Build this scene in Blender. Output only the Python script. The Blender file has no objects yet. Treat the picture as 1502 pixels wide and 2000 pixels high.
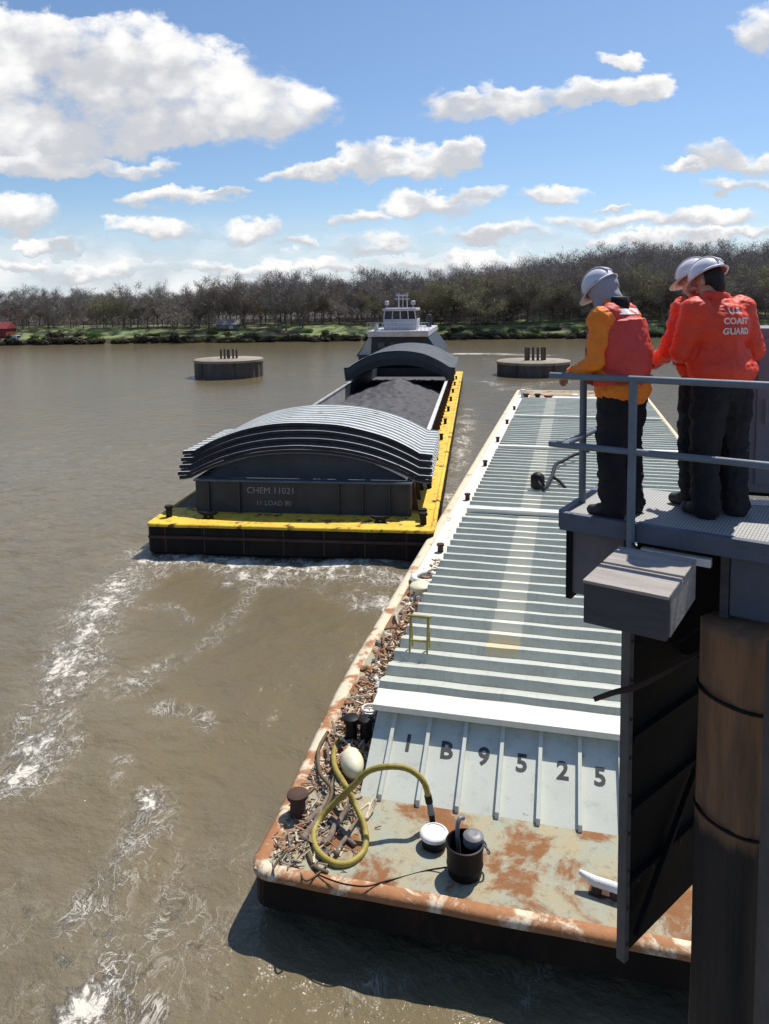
import bpy, bmesh, math, random
import numpy as np
from math import sin, cos, pi, radians, sqrt, atan2, exp
from mathutils import Vector, Matrix, noise as mnoise
from mathutils.bvhtree import BVHTree

# ------------------------------------------------------------------ camera
S = bpy.context.scene
FPX, CXP, CYP = 1450.0, 751.0, 719.0           # focal length and principal point of the 1502x2000 photograph
PITCH, ROLL, EYE = radians(5), -0.012, Vector((0, 0, 8.95))
CR = Matrix.Rotation(pi / 2 - PITCH, 3, 'X') @ Matrix.Rotation(ROLL, 3, 'Z')
cam_d = bpy.data.cameras.new('camera')
cam = bpy.data.objects.new('camera', cam_d)
S.collection.objects.link(cam)
cam.matrix_world = Matrix.Translation(EYE) @ CR.to_4x4()
cam_d.sensor_fit = 'VERTICAL'
cam_d.sensor_height = 36.0
cam_d.sensor_width = 27.04
cam_d.lens = FPX / 2000 * 36
cam_d.shift_y = -(1000 - CYP) / 2000
cam_d.clip_start, cam_d.clip_end = 0.1, 8000
S.camera = cam

# ------------------------------------------------------------------ light
SUN_AZ, SUN_EL = radians(38), radians(58)
SUN_STR, SKY_STR, EXPOSURE = 4.3, 0.10, 0.30
sd = bpy.data.lights.new('sun', 'SUN')
sd.energy, sd.angle, sd.color = SUN_STR, radians(0.53), (1.0, 0.955, 0.88)
so = bpy.data.objects.new('sun', sd)
S.collection.objects.link(so)
so.rotation_euler = Vector((sin(SUN_AZ) * cos(SUN_EL), cos(SUN_AZ) * cos(SUN_EL), sin(SUN_EL))).to_track_quat('Z', 'Y').to_euler()
so.location = (40, 40, 60)
S.view_settings.view_transform = 'Standard'
S.view_settings.look = 'None'
S.view_settings.gamma = 1
S.view_settings.exposure = EXPOSURE

# clouds: photograph-independent list of puffs in sky directions (u = right of heading, w = above the horizon, tangents)
PUFFS = [(150,170,330,110),(60,250,300,75),(400,205,185,88),(570,222,100,56),(250,120,200,62),(40,90,180,46),(300,262,120,44),
 (250,334,90,16),(100,322,140,24),(30,5,130,13),(900,216,66,26),(1000,206,105,28),(1110,196,115,25),(1215,180,75,24),(1255,164,40,20),
 (1190,125,32,13),(1496,85,66,52),(590,346,72,16),(690,336,58,24),(735,312,55,24),(860,312,100,32),(905,300,55,28),(770,342,80,16),
 (1082,379,76,19),(840,400,92,22),(925,378,58,15),(710,427,62,15),(1390,316,66,24),(1470,336,80,22),(1330,342,48,11),(1450,376,95,15),
 (50,412,90,36),(350,391,106,20),(445,380,60,8),(110,475,60,13),(310,452,108,19),(490,456,50,19),(590,480,40,12),(730,482,90,17),
 (960,462,118,18),(1150,437,100,17),(1350,432,130,17),(1205,405,40,7),(1400,462,150,13),(560,520,200,15),(120,520,180,15),(900,510,160,14),
 (1250,470,110,12)]
W = bpy.data.worlds.new('World')
S.world = W
W.use_nodes = True
wt = W.node_tree
for n in list(wt.nodes): wt.nodes.remove(n)

class NT:
    """small node-tree writer"""
    def __init__(s, t): s.t = t
    def n(s, typ, **kw):
        nd = s.t.nodes.new(typ)
        for k, v in kw.items(): setattr(nd, k, v)
        return nd
    def set(s, sock, v):
        if hasattr(v, 'is_output'): s.t.links.new(v, sock)
        elif v is not None: sock.default_value = v
    def math(s, op, a, b=None, c=None, clamp=False):
        nd = s.n('ShaderNodeMath', operation=op, use_clamp=clamp)
        for i, v in enumerate((a, b, c)):
            if v is not None: s.set(nd.inputs[i], v)
        return nd.outputs[0]
    def vec(s, op, a, b=None, c=None):
        nd = s.n('ShaderNodeVectorMath', operation=op)
        for i, v in enumerate((a, b, c)):
            if v is not None: s.set(nd.inputs[i], v)
        return nd.outputs['Value'] if op in ('DOT_PRODUCT', 'LENGTH') else nd.outputs[0]
    def noise(s, vec, scale, detail=4, rough=0.55, dist=0.0, col=False):
        nd = s.n('ShaderNodeTexNoise')
        s.set(nd.inputs['Vector'], vec)
        nd.inputs['Scale'].default_value = scale
        nd.inputs['Detail'].default_value = detail
        nd.inputs['Roughness'].default_value = rough
        nd.inputs['Distortion'].default_value = dist
        return nd.outputs['Color' if col else 'Fac']
    def ramp(s, v, lo, hi, a=0.0, b=1.0, smooth=True):
        nd = s.n('ShaderNodeMapRange', interpolation_type='SMOOTHSTEP' if smooth else 'LINEAR')
        s.set(nd.inputs['Value'], v)
        for k, x in (('From Min', lo), ('From Max', hi), ('To Min', a), ('To Max', b)): s.set(nd.inputs[k], x)
        return nd.outputs[0]
    def mix(s, f, a, b, blend='MIX'):
        nd = s.n('ShaderNodeMix', data_type='RGBA', blend_type=blend)
        s.set(nd.inputs[0], f)
        for i, v in ((6, a), (7, b)):
            s.set(nd.inputs[i], (*v, 1) if isinstance(v, tuple) and len(v) == 3 else v)
        return nd.outputs[2]
    def scale(s, vec, sc):
        return s.vec('MULTIPLY', vec, tuple(sc))

g = NT(wt)
tc = g.n('ShaderNodeTexCoord')
dirv = tc.outputs['Generated']
sky = g.n('ShaderNodeTexSky', sky_type='NISHITA')
sky.sun_disc = False
sky.sun_elevation, sky.sun_rotation = SUN_EL, SUN_AZ
sky.altitude, sky.air_density, sky.dust_density, sky.ozone_density = 150, 1.0, 0.6, 2.5
sp = g.n('ShaderNodeSeparateXYZ')
g.set(sp.inputs[0], dirv)
yy = g.math('MAXIMUM', sp.outputs[1], 0.08)
cb = g.n('ShaderNodeCombineXYZ')
g.set(cb.inputs[0], g.math('DIVIDE', sp.outputs[0], yy))
g.set(cb.inputs[1], g.math('DIVIDE', sp.outputs[2], yy))
P0 = cb.outputs[0]
wn1 = g.noise(g.scale(P0, (1, 1.7, 1)), 7.0, 3, 0.55, col=True)
wn2 = g.noise(g.scale(P0, (1, 1.5, 1)), 26.0, 4, 0.6, col=True)
Pw = g.vec('ADD', P0, g.scale(g.vec('SUBTRACT', wn1, (.5, .5, .5)), (.09, .06, 0)))
Pw = g.vec('ADD', Pw, g.scale(g.vec('SUBTRACT', wn2, (.5, .5, .5)), (.065, .045, 0)))
acc = None; hacc = None
for (x, y, rx, ry) in PUFFS:
    cu, cw = (x - 751) / 1450, (592 - 0.012 * (x - 751) - y) / 1450
    a, b = 1450 / (rx * 1.2), 1450 / (ry * 1.25)
    q = g.vec('MULTIPLY_ADD', Pw, (a, b, 0), (-cu * a, -cw * b, 0))
    d = g.math('SUBTRACT', 1.0, g.vec('DOT_PRODUCT', q, q), clamp=True)
    h = g.math('MULTIPLY', d, g.vec('DOT_PRODUCT', q, (0, 1, 0)))
    acc = d if acc is None else g.math('ADD', acc, d)
    hacc = h if hacc is None else g.math('ADD', hacc, h)
fbm = g.noise(g.scale(P0, (1, 1.4, 1)), 15.0, 10, 0.68)
def puffs(sc):
    vo = g.n('ShaderNodeTexVoronoi', feature='SMOOTH_F1')
    vo.inputs['Scale'].default_value = sc; vo.inputs['Smoothness'].default_value = .35
    g.set(vo.inputs['Vector'], g.vec('ADD', g.scale(P0, (1, 1.25, 1)), g.scale(g.vec('SUBTRACT', wn2, (.5, .5, .5)), (.03, .03, 0))))
    return g.math('SUBTRACT', .45, vo.outputs['Distance'])
pf = g.math('ADD', g.math('MULTIPLY', puffs(15), .75), g.math('MULTIPLY', puffs(36), .45))
dens = g.math('ADD', g.math('MINIMUM', acc, 0.82), g.math('MULTIPLY', g.math('SUBTRACT', fbm, 0.5), 1.9))
dens = g.math('ADD', dens, g.math('MULTIPLY', pf, .8))
mask = g.ramp(dens, 0.0, 0.78)
mask = g.math('MULTIPLY', mask, g.ramp(acc, 0.0, 0.14))
# thin veil low over the horizon
veil = g.noise(g.scale(P0, (1, 4.5, 1)), 6.0, 6, 0.6)
veil = g.math('MULTIPLY', g.ramp(veil, 0.30, 0.62), g.ramp(sp.outputs[2], 0.13, 0.015))
mask = g.math('MAXIMUM', mask, g.math('MULTIPLY', veil, 0.80))
hh = g.math('DIVIDE', hacc, g.math('MAXIMUM', acc, 0.05))
fbm2 = g.noise(g.scale(P0, (1, 1.6, 1)), 9.0, 6, 0.6)
shade = g.math('ADD', g.math('MULTIPLY', hh, 0.8), g.math('MULTIPLY', g.math('SUBTRACT', fbm2, 0.5), 2.0))
shade = g.math('ADD', shade, g.math('MULTIPLY', pf, 1.1))
shade = g.math('SUBTRACT', shade, g.math('MULTIPLY', g.math('SUBTRACT', acc, 0.9, clamp=True), 0.22))
lit = g.ramp(shade, -0.55, 0.36)
ccol = g.mix(lit, (5.0, 5.15, 5.5), (8.2, 8.15, 8.1))
skyc = g.mix(1.0, sky.outputs[0], (0.82, 0.91, 1.00), 'MULTIPLY')
skyc = g.mix(g.ramp(sp.outputs[2], 0.15, 0.0, 0.0, 0.65), skyc, (5.8, 6.6, 7.6))
col = g.mix(mask, skyc, ccol)
bg = g.n('ShaderNodeBackground')
g.set(bg.inputs[0], col)
bg.inputs[1].default_value = SKY_STR
wo = g.n('ShaderNodeOutputWorld')
wt.links.new(bg.outputs[0], wo.inputs[0])

# ------------------------------------------------------------------ helpers
COL = S.collection
rnd = random.Random(7)

def ray(x, y):
    return CR @ Vector(((x - CXP) / FPX, -(y - CYP) / FPX, -1))
def on_z(x, y, z):
    d = ray(x, y); return EYE + d * ((z - EYE.z) / d.z)
def on_y(x, y, Y):
    d = ray(x, y); return EYE + d * (Y / d.y)

def tag(o, label=None, cat=None, group=None, kind=None):
    if label: o['label'] = label
    if cat: o['category'] = cat
    if group: o['group'] = group
    if kind: o['kind'] = kind
    return o

def thing(name, label, cat, loc=(0, 0, 0), rotz=0, group=None):
    o = bpy.data.objects.new(name, None)
    o.empty_display_size = 0.3
    COL.objects.link(o)
    o.location = loc; o.rotation_euler = (0, 0, rotz)
    return tag(o, label, cat, group)

class MB:
    def __init__(s): s.v = []; s.f = []; s.m = []
    def add(s, vs, fs, mi=0):
        b = len(s.v)
        s.v += [tuple(v) for v in vs]
        s.f += [tuple(i + b for i in f) for f in fs]
        s.m += [mi] * len(fs)
        return s
    def hexa(s, p, mi=0):   # p: 4 bottom (ccw from above), 4 top
        return s.add(p, [(3, 2, 1, 0), (4, 5, 6, 7), (0, 1, 5, 4), (1, 2, 6, 5), (2, 3, 7, 6), (3, 0, 4, 7)], mi)
    def box(s, x0, x1, y0, y1, z0, z1, mi=0):
        return s.hexa([(x0, y0, z0), (x1, y0, z0), (x1, y1, z0), (x0, y1, z0), (x0, y0, z1), (x1, y0, z1), (x1, y1, z1), (x0, y1, z1)], mi)
    def beam(s, a, b, w, h, up=(0, 0, 1), mi=0):
        a, b = Vector(a), Vector(b); d = (b - a).normalized(); up = Vector(up)
        sx = d.cross(up)
        if sx.length < 1e-4: sx = d.cross(Vector((1, 0, 0)))
        sx.normalize(); sz = sx.cross(d)
        q = [a - sx * w / 2 - sz * h / 2, a + sx * w / 2 - sz * h / 2, b + sx * w / 2 - sz * h / 2, b - sx * w / 2 - sz * h / 2]
        return s.hexa(q + [p + sz * h for p in q], mi)
    def tube(s, pts, r, n=8, mi=0, cap=True):
        pts = [Vector(p) for p in pts]
        if not hasattr(r, '__len__'): r = [r] * len(pts)
        vs = []; fs = []; ref = None
        for i, p in enumerate(pts):
            d = (pts[min(i + 1, len(pts) - 1)] - pts[max(i - 1, 0)]).normalized()
            if ref is None:
                ref = d.cross(Vector((0, 0, 1)) if abs(d.z) < .9 else Vector((1, 0, 0)))
            a = (ref - d * ref.dot(d)).normalized(); ref = a; b = d.cross(a)
            for k in range(n):
                t = 2 * pi * k / n
                vs.append(p + (a * cos(t) + b * sin(t)) * r[i])
        for i in range(len(pts) - 1):
            for k in range(n):
                k2 = (k + 1) % n
                fs.append((i * n + k, i * n + k2, (i + 1) * n + k2, (i + 1) * n + k))
        if cap:
            fs.append(tuple(range(n - 1, -1, -1))); e = (len(pts) - 1) * n
            fs.append(tuple(range(e, e + n)))
        return s.add(vs, fs, mi)
    def lathe(s, prof, c=(0, 0, 0), n=24, mi=0, ax=None, cap=True):
        c = Vector(c)
        ax = Vector(ax or (0, 0, 1)).normalized()
        a = ax.cross(Vector((0, 1, 0)) if abs(ax.y) < .9 else Vector((1, 0, 0))).normalized(); b = ax.cross(a)
        vs = [c + ax * z + (a * cos(2 * pi * k / n) + b * sin(2 * pi * k / n)) * r for r, z in prof for k in range(n)]
        fs = [(i * n + k, i * n + (k + 1) % n, (i + 1) * n + (k + 1) % n, (i + 1) * n + k) for i in range(len(prof) - 1) for k in range(n)]
        if cap:
            fs.append(tuple(range(n - 1, -1, -1))); e = (len(prof) - 1) * n
            fs.append(tuple(range(e, e + n)))
        return s.add(vs, fs, mi)
    def ball(s, c, r, mi=0, n=12, m=8, rot=None):
        if not hasattr(r, '__len__'): r = (r, r, r)
        c = Vector(c); vs = [Vector((0, 0, -1))]; fs = []
        for i in range(1, m):
            t = -pi / 2 + pi * i / m
            vs += [Vector((cos(t) * cos(2 * pi * k / n), cos(t) * sin(2 * pi * k / n), sin(t))) for k in range(n)]
        vs.append(Vector((0, 0, 1)))
        for k in range(n):
            k2 = (k + 1) % n
            fs.append((0, 1 + k2, 1 + k))
            for i in range(m - 2): fs.append((1 + i * n + k, 1 + i * n + k2, 1 + (i + 1) * n + k2, 1 + (i + 1) * n + k))
            e = 1 + (m - 2) * n
            fs.append((e + k, e + k2, len(vs) - 1))
        vs = [Vector((v.x * r[0], v.y * r[1], v.z * r[2])) for v in vs]
        if rot is not None: vs = [rot @ v for v in vs]
        return s.add([c + v for v in vs], fs, mi)
    def caps(s, p0, r0, p1, r1, n=12):
        s.ball(p0, r0, n=n); s.ball(p1, r1, n=n)
        return s.tube([p0, p1], [r0, r1], n=n)
    def grid(s, fn, nu, nv, mi=0, flip=False):
        vs = [fn(i / (nu - 1), j / (nv - 1)) for j in range(nv) for i in range(nu)]
        fs = [(j * nu + i, j * nu + i + 1, (j + 1) * nu + i + 1, (j + 1) * nu + i) for j in range(nv - 1) for i in range(nu - 1)]
        if flip: fs = [f[::-1] for f in fs]
        return s.add(vs, fs, mi)
    def mesh(s, name, mats, smooth=False, bev=0, ang=30):
        me = bpy.data.meshes.new(name)
        me.from_pydata(s.v, [], s.f)
        for m in (mats if isinstance(mats, (list, tuple)) else [mats]): me.materials.append(m)
        me.polygons.foreach_set('material_index', s.m)
        bm = bmesh.new(); bm.from_mesh(me)
        bmesh.ops.recalc_face_normals(bm, faces=bm.faces)
        if bev:
            es = [e for e in bm.edges if len(e.link_faces) == 2 and e.calc_face_angle(0) > radians(ang)]
            bmesh.ops.bevel(bm, geom=es, offset=bev, segments=2, affect='EDGES', profile=0.5, clamp_overlap=True)
        bm.to_mesh(me); bm.free()
        if smooth:
            me.polygons.foreach_set('use_smooth', [True] * len(me.polygons))
            if smooth != 'all':
                me.set_sharp_from_angle(angle=radians(ang if ang > 30 else 40))
        return me
    def build(s, name, mats, parent=None, smooth=False, bev=0, ang=30):
        return link(name, s.mesh(name, mats, smooth, bev, ang), parent)

def link(name, me, parent=None):
    o = bpy.data.objects.new(name, me)
    COL.objects.link(o)
    if parent: o.parent = parent
    return o

def curve_pts(ctrl, n=8, closed=False):
    """Catmull-Rom through control points"""
    P = [Vector(c) for c in ctrl]; out = []
    L = len(P)
    for i in range(L if closed else L - 1):
        if closed: a, b, c, d = P[(i - 1) % L], P[i], P[(i + 1) % L], P[(i + 2) % L]
        else: a, b, c, d = P[max(i - 1, 0)], P[i], P[i + 1], P[min(i + 2, L - 1)]
        for k in range(n):
            t = k / n
            out.append(.5 * ((2 * b) + (c - a) * t + (2 * a - 5 * b + 4 * c - d) * t * t + (3 * b - a - 3 * c + d) * t ** 3))
    if not closed: out.append(P[-1])
    return out

# ------------------------------------------------------------------ materials
def bsdf(name):
    m = bpy.data.materials.new(name); m.use_nodes = True
    t = m.node_tree; b = t.nodes['Principled BSDF']
    return m, NT(t), b

def mat(name, c1, c2=None, sc=3.0, rough=.6, metal=0.0, bump=0.0, bsc=30.0, rust=0.0, rsc=1.3, rcol=((.20, .075, .03), (.09, .035, .018)), stretch=(1, 1, 1), dirt=0.0, spec=.4):
    """painted / weathered surface: two-tone noise, optional rust patches with their own shape, fine bump"""
    m, g, b = bsdf(name)
    tc = g.n('ShaderNodeTexCoord').outputs['Object']
    v = g.scale(tc, stretch)
    c2 = c2 or tuple(x * .8 for x in c1)
    n1 = g.noise(v, sc, 6, .6)
    col = g.mix(g.ramp(n1, .35, .68), c1, c2)
    r = rough
    if dirt:
        n3 = g.noise(v, sc * 4.3, 5, .7)
        col = g.mix(g.math('MULTIPLY', g.ramp(n3, .52, .72), dirt), col, tuple(x * .35 for x in c1))
    if rust:
        n2 = g.noise(v, rsc, 9, .68, .3)
        mk = g.ramp(n2, .66 - rust * .34, .74 - rust * .30)
        rc = g.mix(g.noise(v, rsc * 7, 4, .6), rcol[0], rcol[1])
        col = g.mix(mk, col, rc)
        r = g.ramp(mk, 0, 1, rough, .92)
    g.set(b.inputs['Base Color'], col)
    g.set(b.inputs['Roughness'], r)
    b.inputs['Metallic'].default_value = metal
    b.inputs['Specular IOR Level'].default_value = spec
    if bump:
        bn = g.n('ShaderNodeBump'); bn.inputs['Strength'].default_value = bump; bn.inputs['Distance'].default_value = .02
        g.set(bn.inputs['Height'], g.noise(v, bsc, 5, .65))
        g.set(b.inputs['Normal'], bn.outputs[0])
    return m

M = {}
M['hull_black'] = mat('hull_black', (.011, .010, .010), (.022, .017, .015), 1.2, .55, bump=.3, rust=.25, rsc=2.2, rcol=((.05, .025, .015), (.025, .015, .012)), stretch=(1, 1, .5), spec=.12)
M['gunwale'] = mat('gunwale', (.62, .52, .36), (.55, .36, .18), 2.2, .75, bump=.5, rust=.62, rsc=1.7, rcol=((.33, .15, .06), (.20, .085, .035)))
M['white_paint'] = mat('white_paint', (.80, .78, .70), (.70, .66, .56), 1.5, .6, bump=.25, rust=.22, rsc=1.4, dirt=.4)
M['deck_grey'] = mat('deck_grey', (.34, .35, .27), (.40, .33, .20), 1.6, .8, bump=.6, bsc=45, rust=.57, rsc=.9, rcol=((.30, .13, .05), (.20, .085, .03)), dirt=.5)
M['plate_grey'] = mat('plate_grey', (.66, .67, .58), (.60, .61, .52), 1.1, .55, bump=.12, dirt=.25, rust=.06, rsc=2.5, rcol=((.36, .30, .15), (.26, .22, .12)))
M['flange'] = mat('flange', (.82, .80, .70), (.76, .73, .60), 1.4, .5, bump=.1, dirt=.2, rust=.05, rsc=1.5, rcol=((.50, .42, .24), (.40, .33, .2)))
M['letter'] = mat('letter', (.05, .05, .05), (.08, .08, .075), 6, .7)
M['yellow'] = mat('yellow', (.85, .54, .05), (.70, .42, .04), .8, .65, bump=.35, dirt=.85, rust=.36, rsc=1.6, rcol=((.10, .06, .03), (.05, .035, .025)))
M['navy'] = mat('navy', (.035, .042, .055), (.025, .03, .038), 1.3, .55, bump=.2, rust=.15, rsc=2.5, rcol=((.05, .035, .025), (.03, .022, .018)))
M['navy_light'] = mat('navy_light', (.10, .13, .17), (.07, .09, .12), 1.5, .5, bump=.1)
M['rust_brown'] = mat('rust_brown', (.09, .045, .03), (.05, .03, .022), 2.0, .85, bump=.5)
M['inner_steel'] = mat('inner_steel', (.36, .35, .34), (.28, .26, .24), .7, .7, bump=.2, rust=.25)
M['cover_top'] = mat('cover_top', (.66, .66, .62), (.55, .55, .51), .9, .55, bump=.1, dirt=.5, rust=.12, rsc=1.1, rcol=((.30, .24, .18), (.22, .18, .14)))
M['cover_far'] = mat('cover_far', (.27, .27, .265), (.20, .20, .195), .9, .55, dirt=.4)
M['cover_shaded'] = mat('cover_shaded', (.022, .023, .028), (.035, .035, .04), 1.5, .6, spec=.2)
M['coal'] = mat('coal', (.060, .057, .062), (.095, .09, .095), 3.0, .8, bump=1.0, bsc=12)
M['boat_white'] = mat('boat_white', (.55, .54, .57), (.45, .44, .47), 1.2, .5, dirt=.5)
M['boat_beige'] = mat('boat_beige', (.50, .45, .38), (.42, .38, .33), 1.2, .5)
M['glass_dark'] = mat('glass_dark', (.02, .022, .03), (.03, .03, .04), 1, .12, spec=.6)
M['black'] = mat('black', (.008, .008, .009), (.013, .012, .012), 5, .5, bump=.15, spec=.18)
M['grey_metal'] = mat('grey_metal', (.22, .22, .23), (.16, .15, .15), 4, .5, .3, bump=.1)
M['hose'] = mat('hose', (.36, .29, .055), (.28, .20, .04), 5, .55, bump=.2, dirt=.35)
M['hose_dark'] = mat('hose_dark', (.14, .10, .045), (.09, .065, .035), 6, .7, bump=.3)
M['rail_blue'] = mat('rail_blue', (.155, .19, .235), (.13, .155, .19), 4, .5, bump=.1, dirt=.2)
M['edge_blue'] = mat('edge_blue', (.10, .115, .16), (.085, .095, .125), 3, .6, bump=.15, dirt=.25)
M['girder'] = mat('girder', (.17, .155, .175), (.13, .12, .135), 2, .7, bump=.2, dirt=.3)
M['cabinet'] = mat('cabinet', (.20, .19, .22), (.17, .16, .19), 2, .6, bump=.1)
M['wood_grey'] = mat('wood_grey', (.40, .36, .32), (.29, .26, .24), 3, .85, bump=.6, bsc=14, stretch=(.35, 3, 3), dirt=.35)
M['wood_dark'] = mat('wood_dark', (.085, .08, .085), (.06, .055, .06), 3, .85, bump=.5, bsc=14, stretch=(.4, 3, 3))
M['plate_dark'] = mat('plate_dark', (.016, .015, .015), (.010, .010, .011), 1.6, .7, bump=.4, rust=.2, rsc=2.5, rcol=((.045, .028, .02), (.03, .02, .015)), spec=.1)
M['angle_iron'] = mat('angle_iron', (.125, .11, .105), (.09, .08, .08), 4, .7, bump=.4, rust=.15)
M['concrete'] = mat('concrete', (.33, .28, .21), (.24, .205, .16), .8, .85, bump=.3, dirt=.4)
M['sheet_pile'] = mat('sheet_pile', (.115, .095, .08), (.08, .07, .065), .9, .8, bump=.4, rust=.3, stretch=(1, 1, .3))
M['post_wood'] = mat('post_wood', (.13, .10, .075), (.09, .07, .055), 3, .85, bump=.4)
M['drift'] = mat('drift', (.26, .20, .15), (.15, .11, .08), 5, .9, bump=.6)
M['debris'] = mat('debris', (.42, .20, .10), (.22, .12, .07), 9, .95, bump=.8)
M['debris_pale'] = mat('debris_pale', (.66, .56, .42), (.48, .38, .27), 9, .95, bump=.5)
M['red'] = mat('red', (.32, .03, .025), (.22, .02, .02), 3, .5)
M['buoy'] = mat('buoy', (.78, .74, .52), (.70, .64, .42), 3, .45, dirt=.25)
M['white'] = mat('white', (.80, .78, .74), (.70, .67, .62), 5, .55, bump=.15, dirt=.4)
M['yellow_frame'] = mat('yellow_frame', (.34, .29, .06), (.26, .21, .05), 5, .6, dirt=.3)
M['skin'] = mat('skin', (.50, .29, .21), (.44, .24, .17), 20, .5)
M['orange'] = mat('orange', (.95, .27, .022), (.90, .21, .018), 5, .7, bump=.25, bsc=60)
M['vest_red'] = mat('vest_red', (.72, .075, .05), (.62, .055, .045), 4, .6, bump=.2, bsc=50)
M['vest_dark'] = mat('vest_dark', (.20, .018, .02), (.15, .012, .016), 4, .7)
M['coat_red'] = mat('coat_red', (.86, .065, .022), (.78, .052, .02), 4, .55, bump=.25, bsc=50)
M['trousers'] = mat('trousers', (.009, .009, .012), (.014, .014, .018), 6, .85, bump=.3, bsc=60)
M['navy_cloth'] = mat('navy_cloth', (.02, .03, .07), (.015, .02, .045), 6, .85)
M['hat_white'] = mat('hat_white', (.76, .73, .76), (.70, .67, .71), 6, .35)
M['hat_lilac'] = mat('hat_lilac', (.66, .63, .70), (.58, .55, .62), 6, .42, dirt=.2)
M['hood_grey'] = mat('hood_grey', (.36, .345, .40), (.30, .285, .33), 6, .9, bump=.3, bsc=80)
M['hair'] = mat('hair', (.018, .013, .011), (.03, .02, .016), 30, .7, bump=.5, bsc=120, stretch=(1, 1, .2))
M['boot'] = mat('boot', (.02, .017, .015), (.035, .028, .024), 8, .6, bump=.2)
M['reflect'] = mat('reflect', (.78, .76, .74), (.66, .62, .60), 8, .4)
M['barn_red'] = mat('barn_red', (.24, .035, .04), (.18, .03, .03), 1, .7)
M['roof_grey'] = mat('roof_grey', (.34, .32, .31), (.27, .26, .25), 1, .8)

def grating_mat():
    m, g, b = bsdf('deck_grating')
    tc = g.n('ShaderNodeTexCoord').outputs['Object']
    br = g.n('ShaderNodeTexBrick'); br.offset = 0; br.inputs['Scale'].default_value = 1
    br.inputs['Brick Width'].default_value = .022; br.inputs['Row Height'].default_value = .06
    br.inputs['Mortar Size'].default_value = .003; br.inputs['Mortar Smooth'].default_value = .2
    g.set(br.inputs['Vector'], tc)
    n = g.noise(tc, 4, 5, .6)
    c = g.mix(br.outputs['Fac'], g.mix(n, (.46, .45, .42), (.34, .33, .31)), (.16, .16, .155))
    g.set(b.inputs['Base Color'], c); b.inputs['Roughness'].default_value = .7
    return m
M['grating'] = grating_mat()

def cover_mat():
    """grey-green hatch cover paint with the paler non-skid walkway strip painted along it"""
    m, g, b = bsdf('hatch_cover_paint')
    tc = g.n('ShaderNodeTexCoord').outputs['Object']
    n1 = g.noise(tc, .8, 6, .6); n2 = g.noise(tc, 9, 4, .6)
    base = g.mix(g.ramp(n1, .35, .7), (.54, .55, .465), (.48, .485, .405))
    base = g.mix(g.math('MULTIPLY', g.ramp(n2, .5, .75), .35), base, (.27, .27, .24))
    st_ = g.noise(g.scale(tc, (7, .8, 1)), 1.6, 6, .7)
    base = g.mix(g.math('MULTIPLY', g.ramp(st_, .54, .74), .45), base, (.30, .27, .21))
    base = g.mix(g.ramp(g.noise(tc, 1.9, 9, .72), .70, .76), base, (.27, .14, .07))
    s = g.n('ShaderNodeSeparateXYZ'); g.set(s.inputs[0], tc)
    wob = g.math('MULTIPLY', g.math('SUBTRACT', n2, .5), .05)
    u = g.math('ADD', s.outputs[0], wob)
    mk = g.math('MULTIPLY', g.ramp(u, 2.76, 2.80), g.ramp(u, 3.46, 3.42))
    mk = g.math('MULTIPLY', mk, g.ramp(s.outputs[1], 5.35, 5.45))
    tan = g.mix(g.ramp(s.outputs[1], 5.6, 6.4), (.66, .53, .30), (.74, .71, .58))
    col = g.mix(g.math('MULTIPLY', mk, .92), base, tan)
    g.set(b.inputs['Base Color'], col); b.inputs['Roughness'].default_value = .5
    return m
M['cover_paint'] = cover_mat()

def pile_mat():
    """timber pile: brown above, creosote-black and wet from the old high-water mark down"""
    m, g, b = bsdf('timber_pile')
    tc = g.n('ShaderNodeTexCoord').outputs['Object']
    v = g.scale(tc, (4, 4, .5))
    n1 = g.noise(v, 2.2, 7, .65)
    brown = g.mix(g.ramp(n1, .3, .7), (.27, .14, .07), (.14, .08, .05))
    dark = g.mix(g.ramp(n1, .3, .7), (.032, .026, .023), (.014, .012, .012))
    s = g.n('ShaderNodeSeparateXYZ'); g.set(s.inputs[0], tc)
    z = g.math('ADD', s.outputs[2], g.math('MULTIPLY', g.math('SUBTRACT', n1, .5), .35))
    col = g.mix(g.ramp(z, 5.28, 5.42), dark, brown)
    g.set(b.inputs['Base Color'], col); b.inputs['Roughness'].default_value = .8
    bn = g.n('ShaderNodeBump'); bn.inputs['Strength'].default_value = .7; bn.inputs['Distance'].default_value = .02
    g.set(bn.inputs['Height'], g.noise(g.scale(tc, (10, 10, .7)), 3, 6, .6)); g.set(b.inputs['Normal'], bn.outputs[0])
    return m
M['pile'] = pile_mat()

# ------------------------------------------------------------------ the river
def fbm2(X, Y, seed, octs=4, lac=2.03, gain=.5):
    r = np.random.RandomState(seed); tab = r.rand(256, 256)
    out = np.zeros_like(X); amp = 1.0; tot = 0
    for o in range(octs):
        x = X + 17.3 * o; y = Y + 9.1 * o
        xi = np.floor(x).astype(int); yi = np.floor(y).astype(int)
        fx = x - xi; fy = y - yi; fx = fx * fx * (3 - 2 * fx); fy = fy * fy * (3 - 2 * fy)
        a = tab[xi % 256, yi % 256]; b = tab[(xi + 1) % 256, yi % 256]; c = tab[xi % 256, (yi + 1) % 256]; d = tab[(xi + 1) % 256, (yi + 1) % 256]
        out += amp * ((a * (1 - fx) + b * fx) * (1 - fy) + (c * (1 - fx) + d * fx) * fy)
        tot += amp; amp *= gain; X = X * lac; Y = Y * lac
    return out / tot - .5

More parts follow.
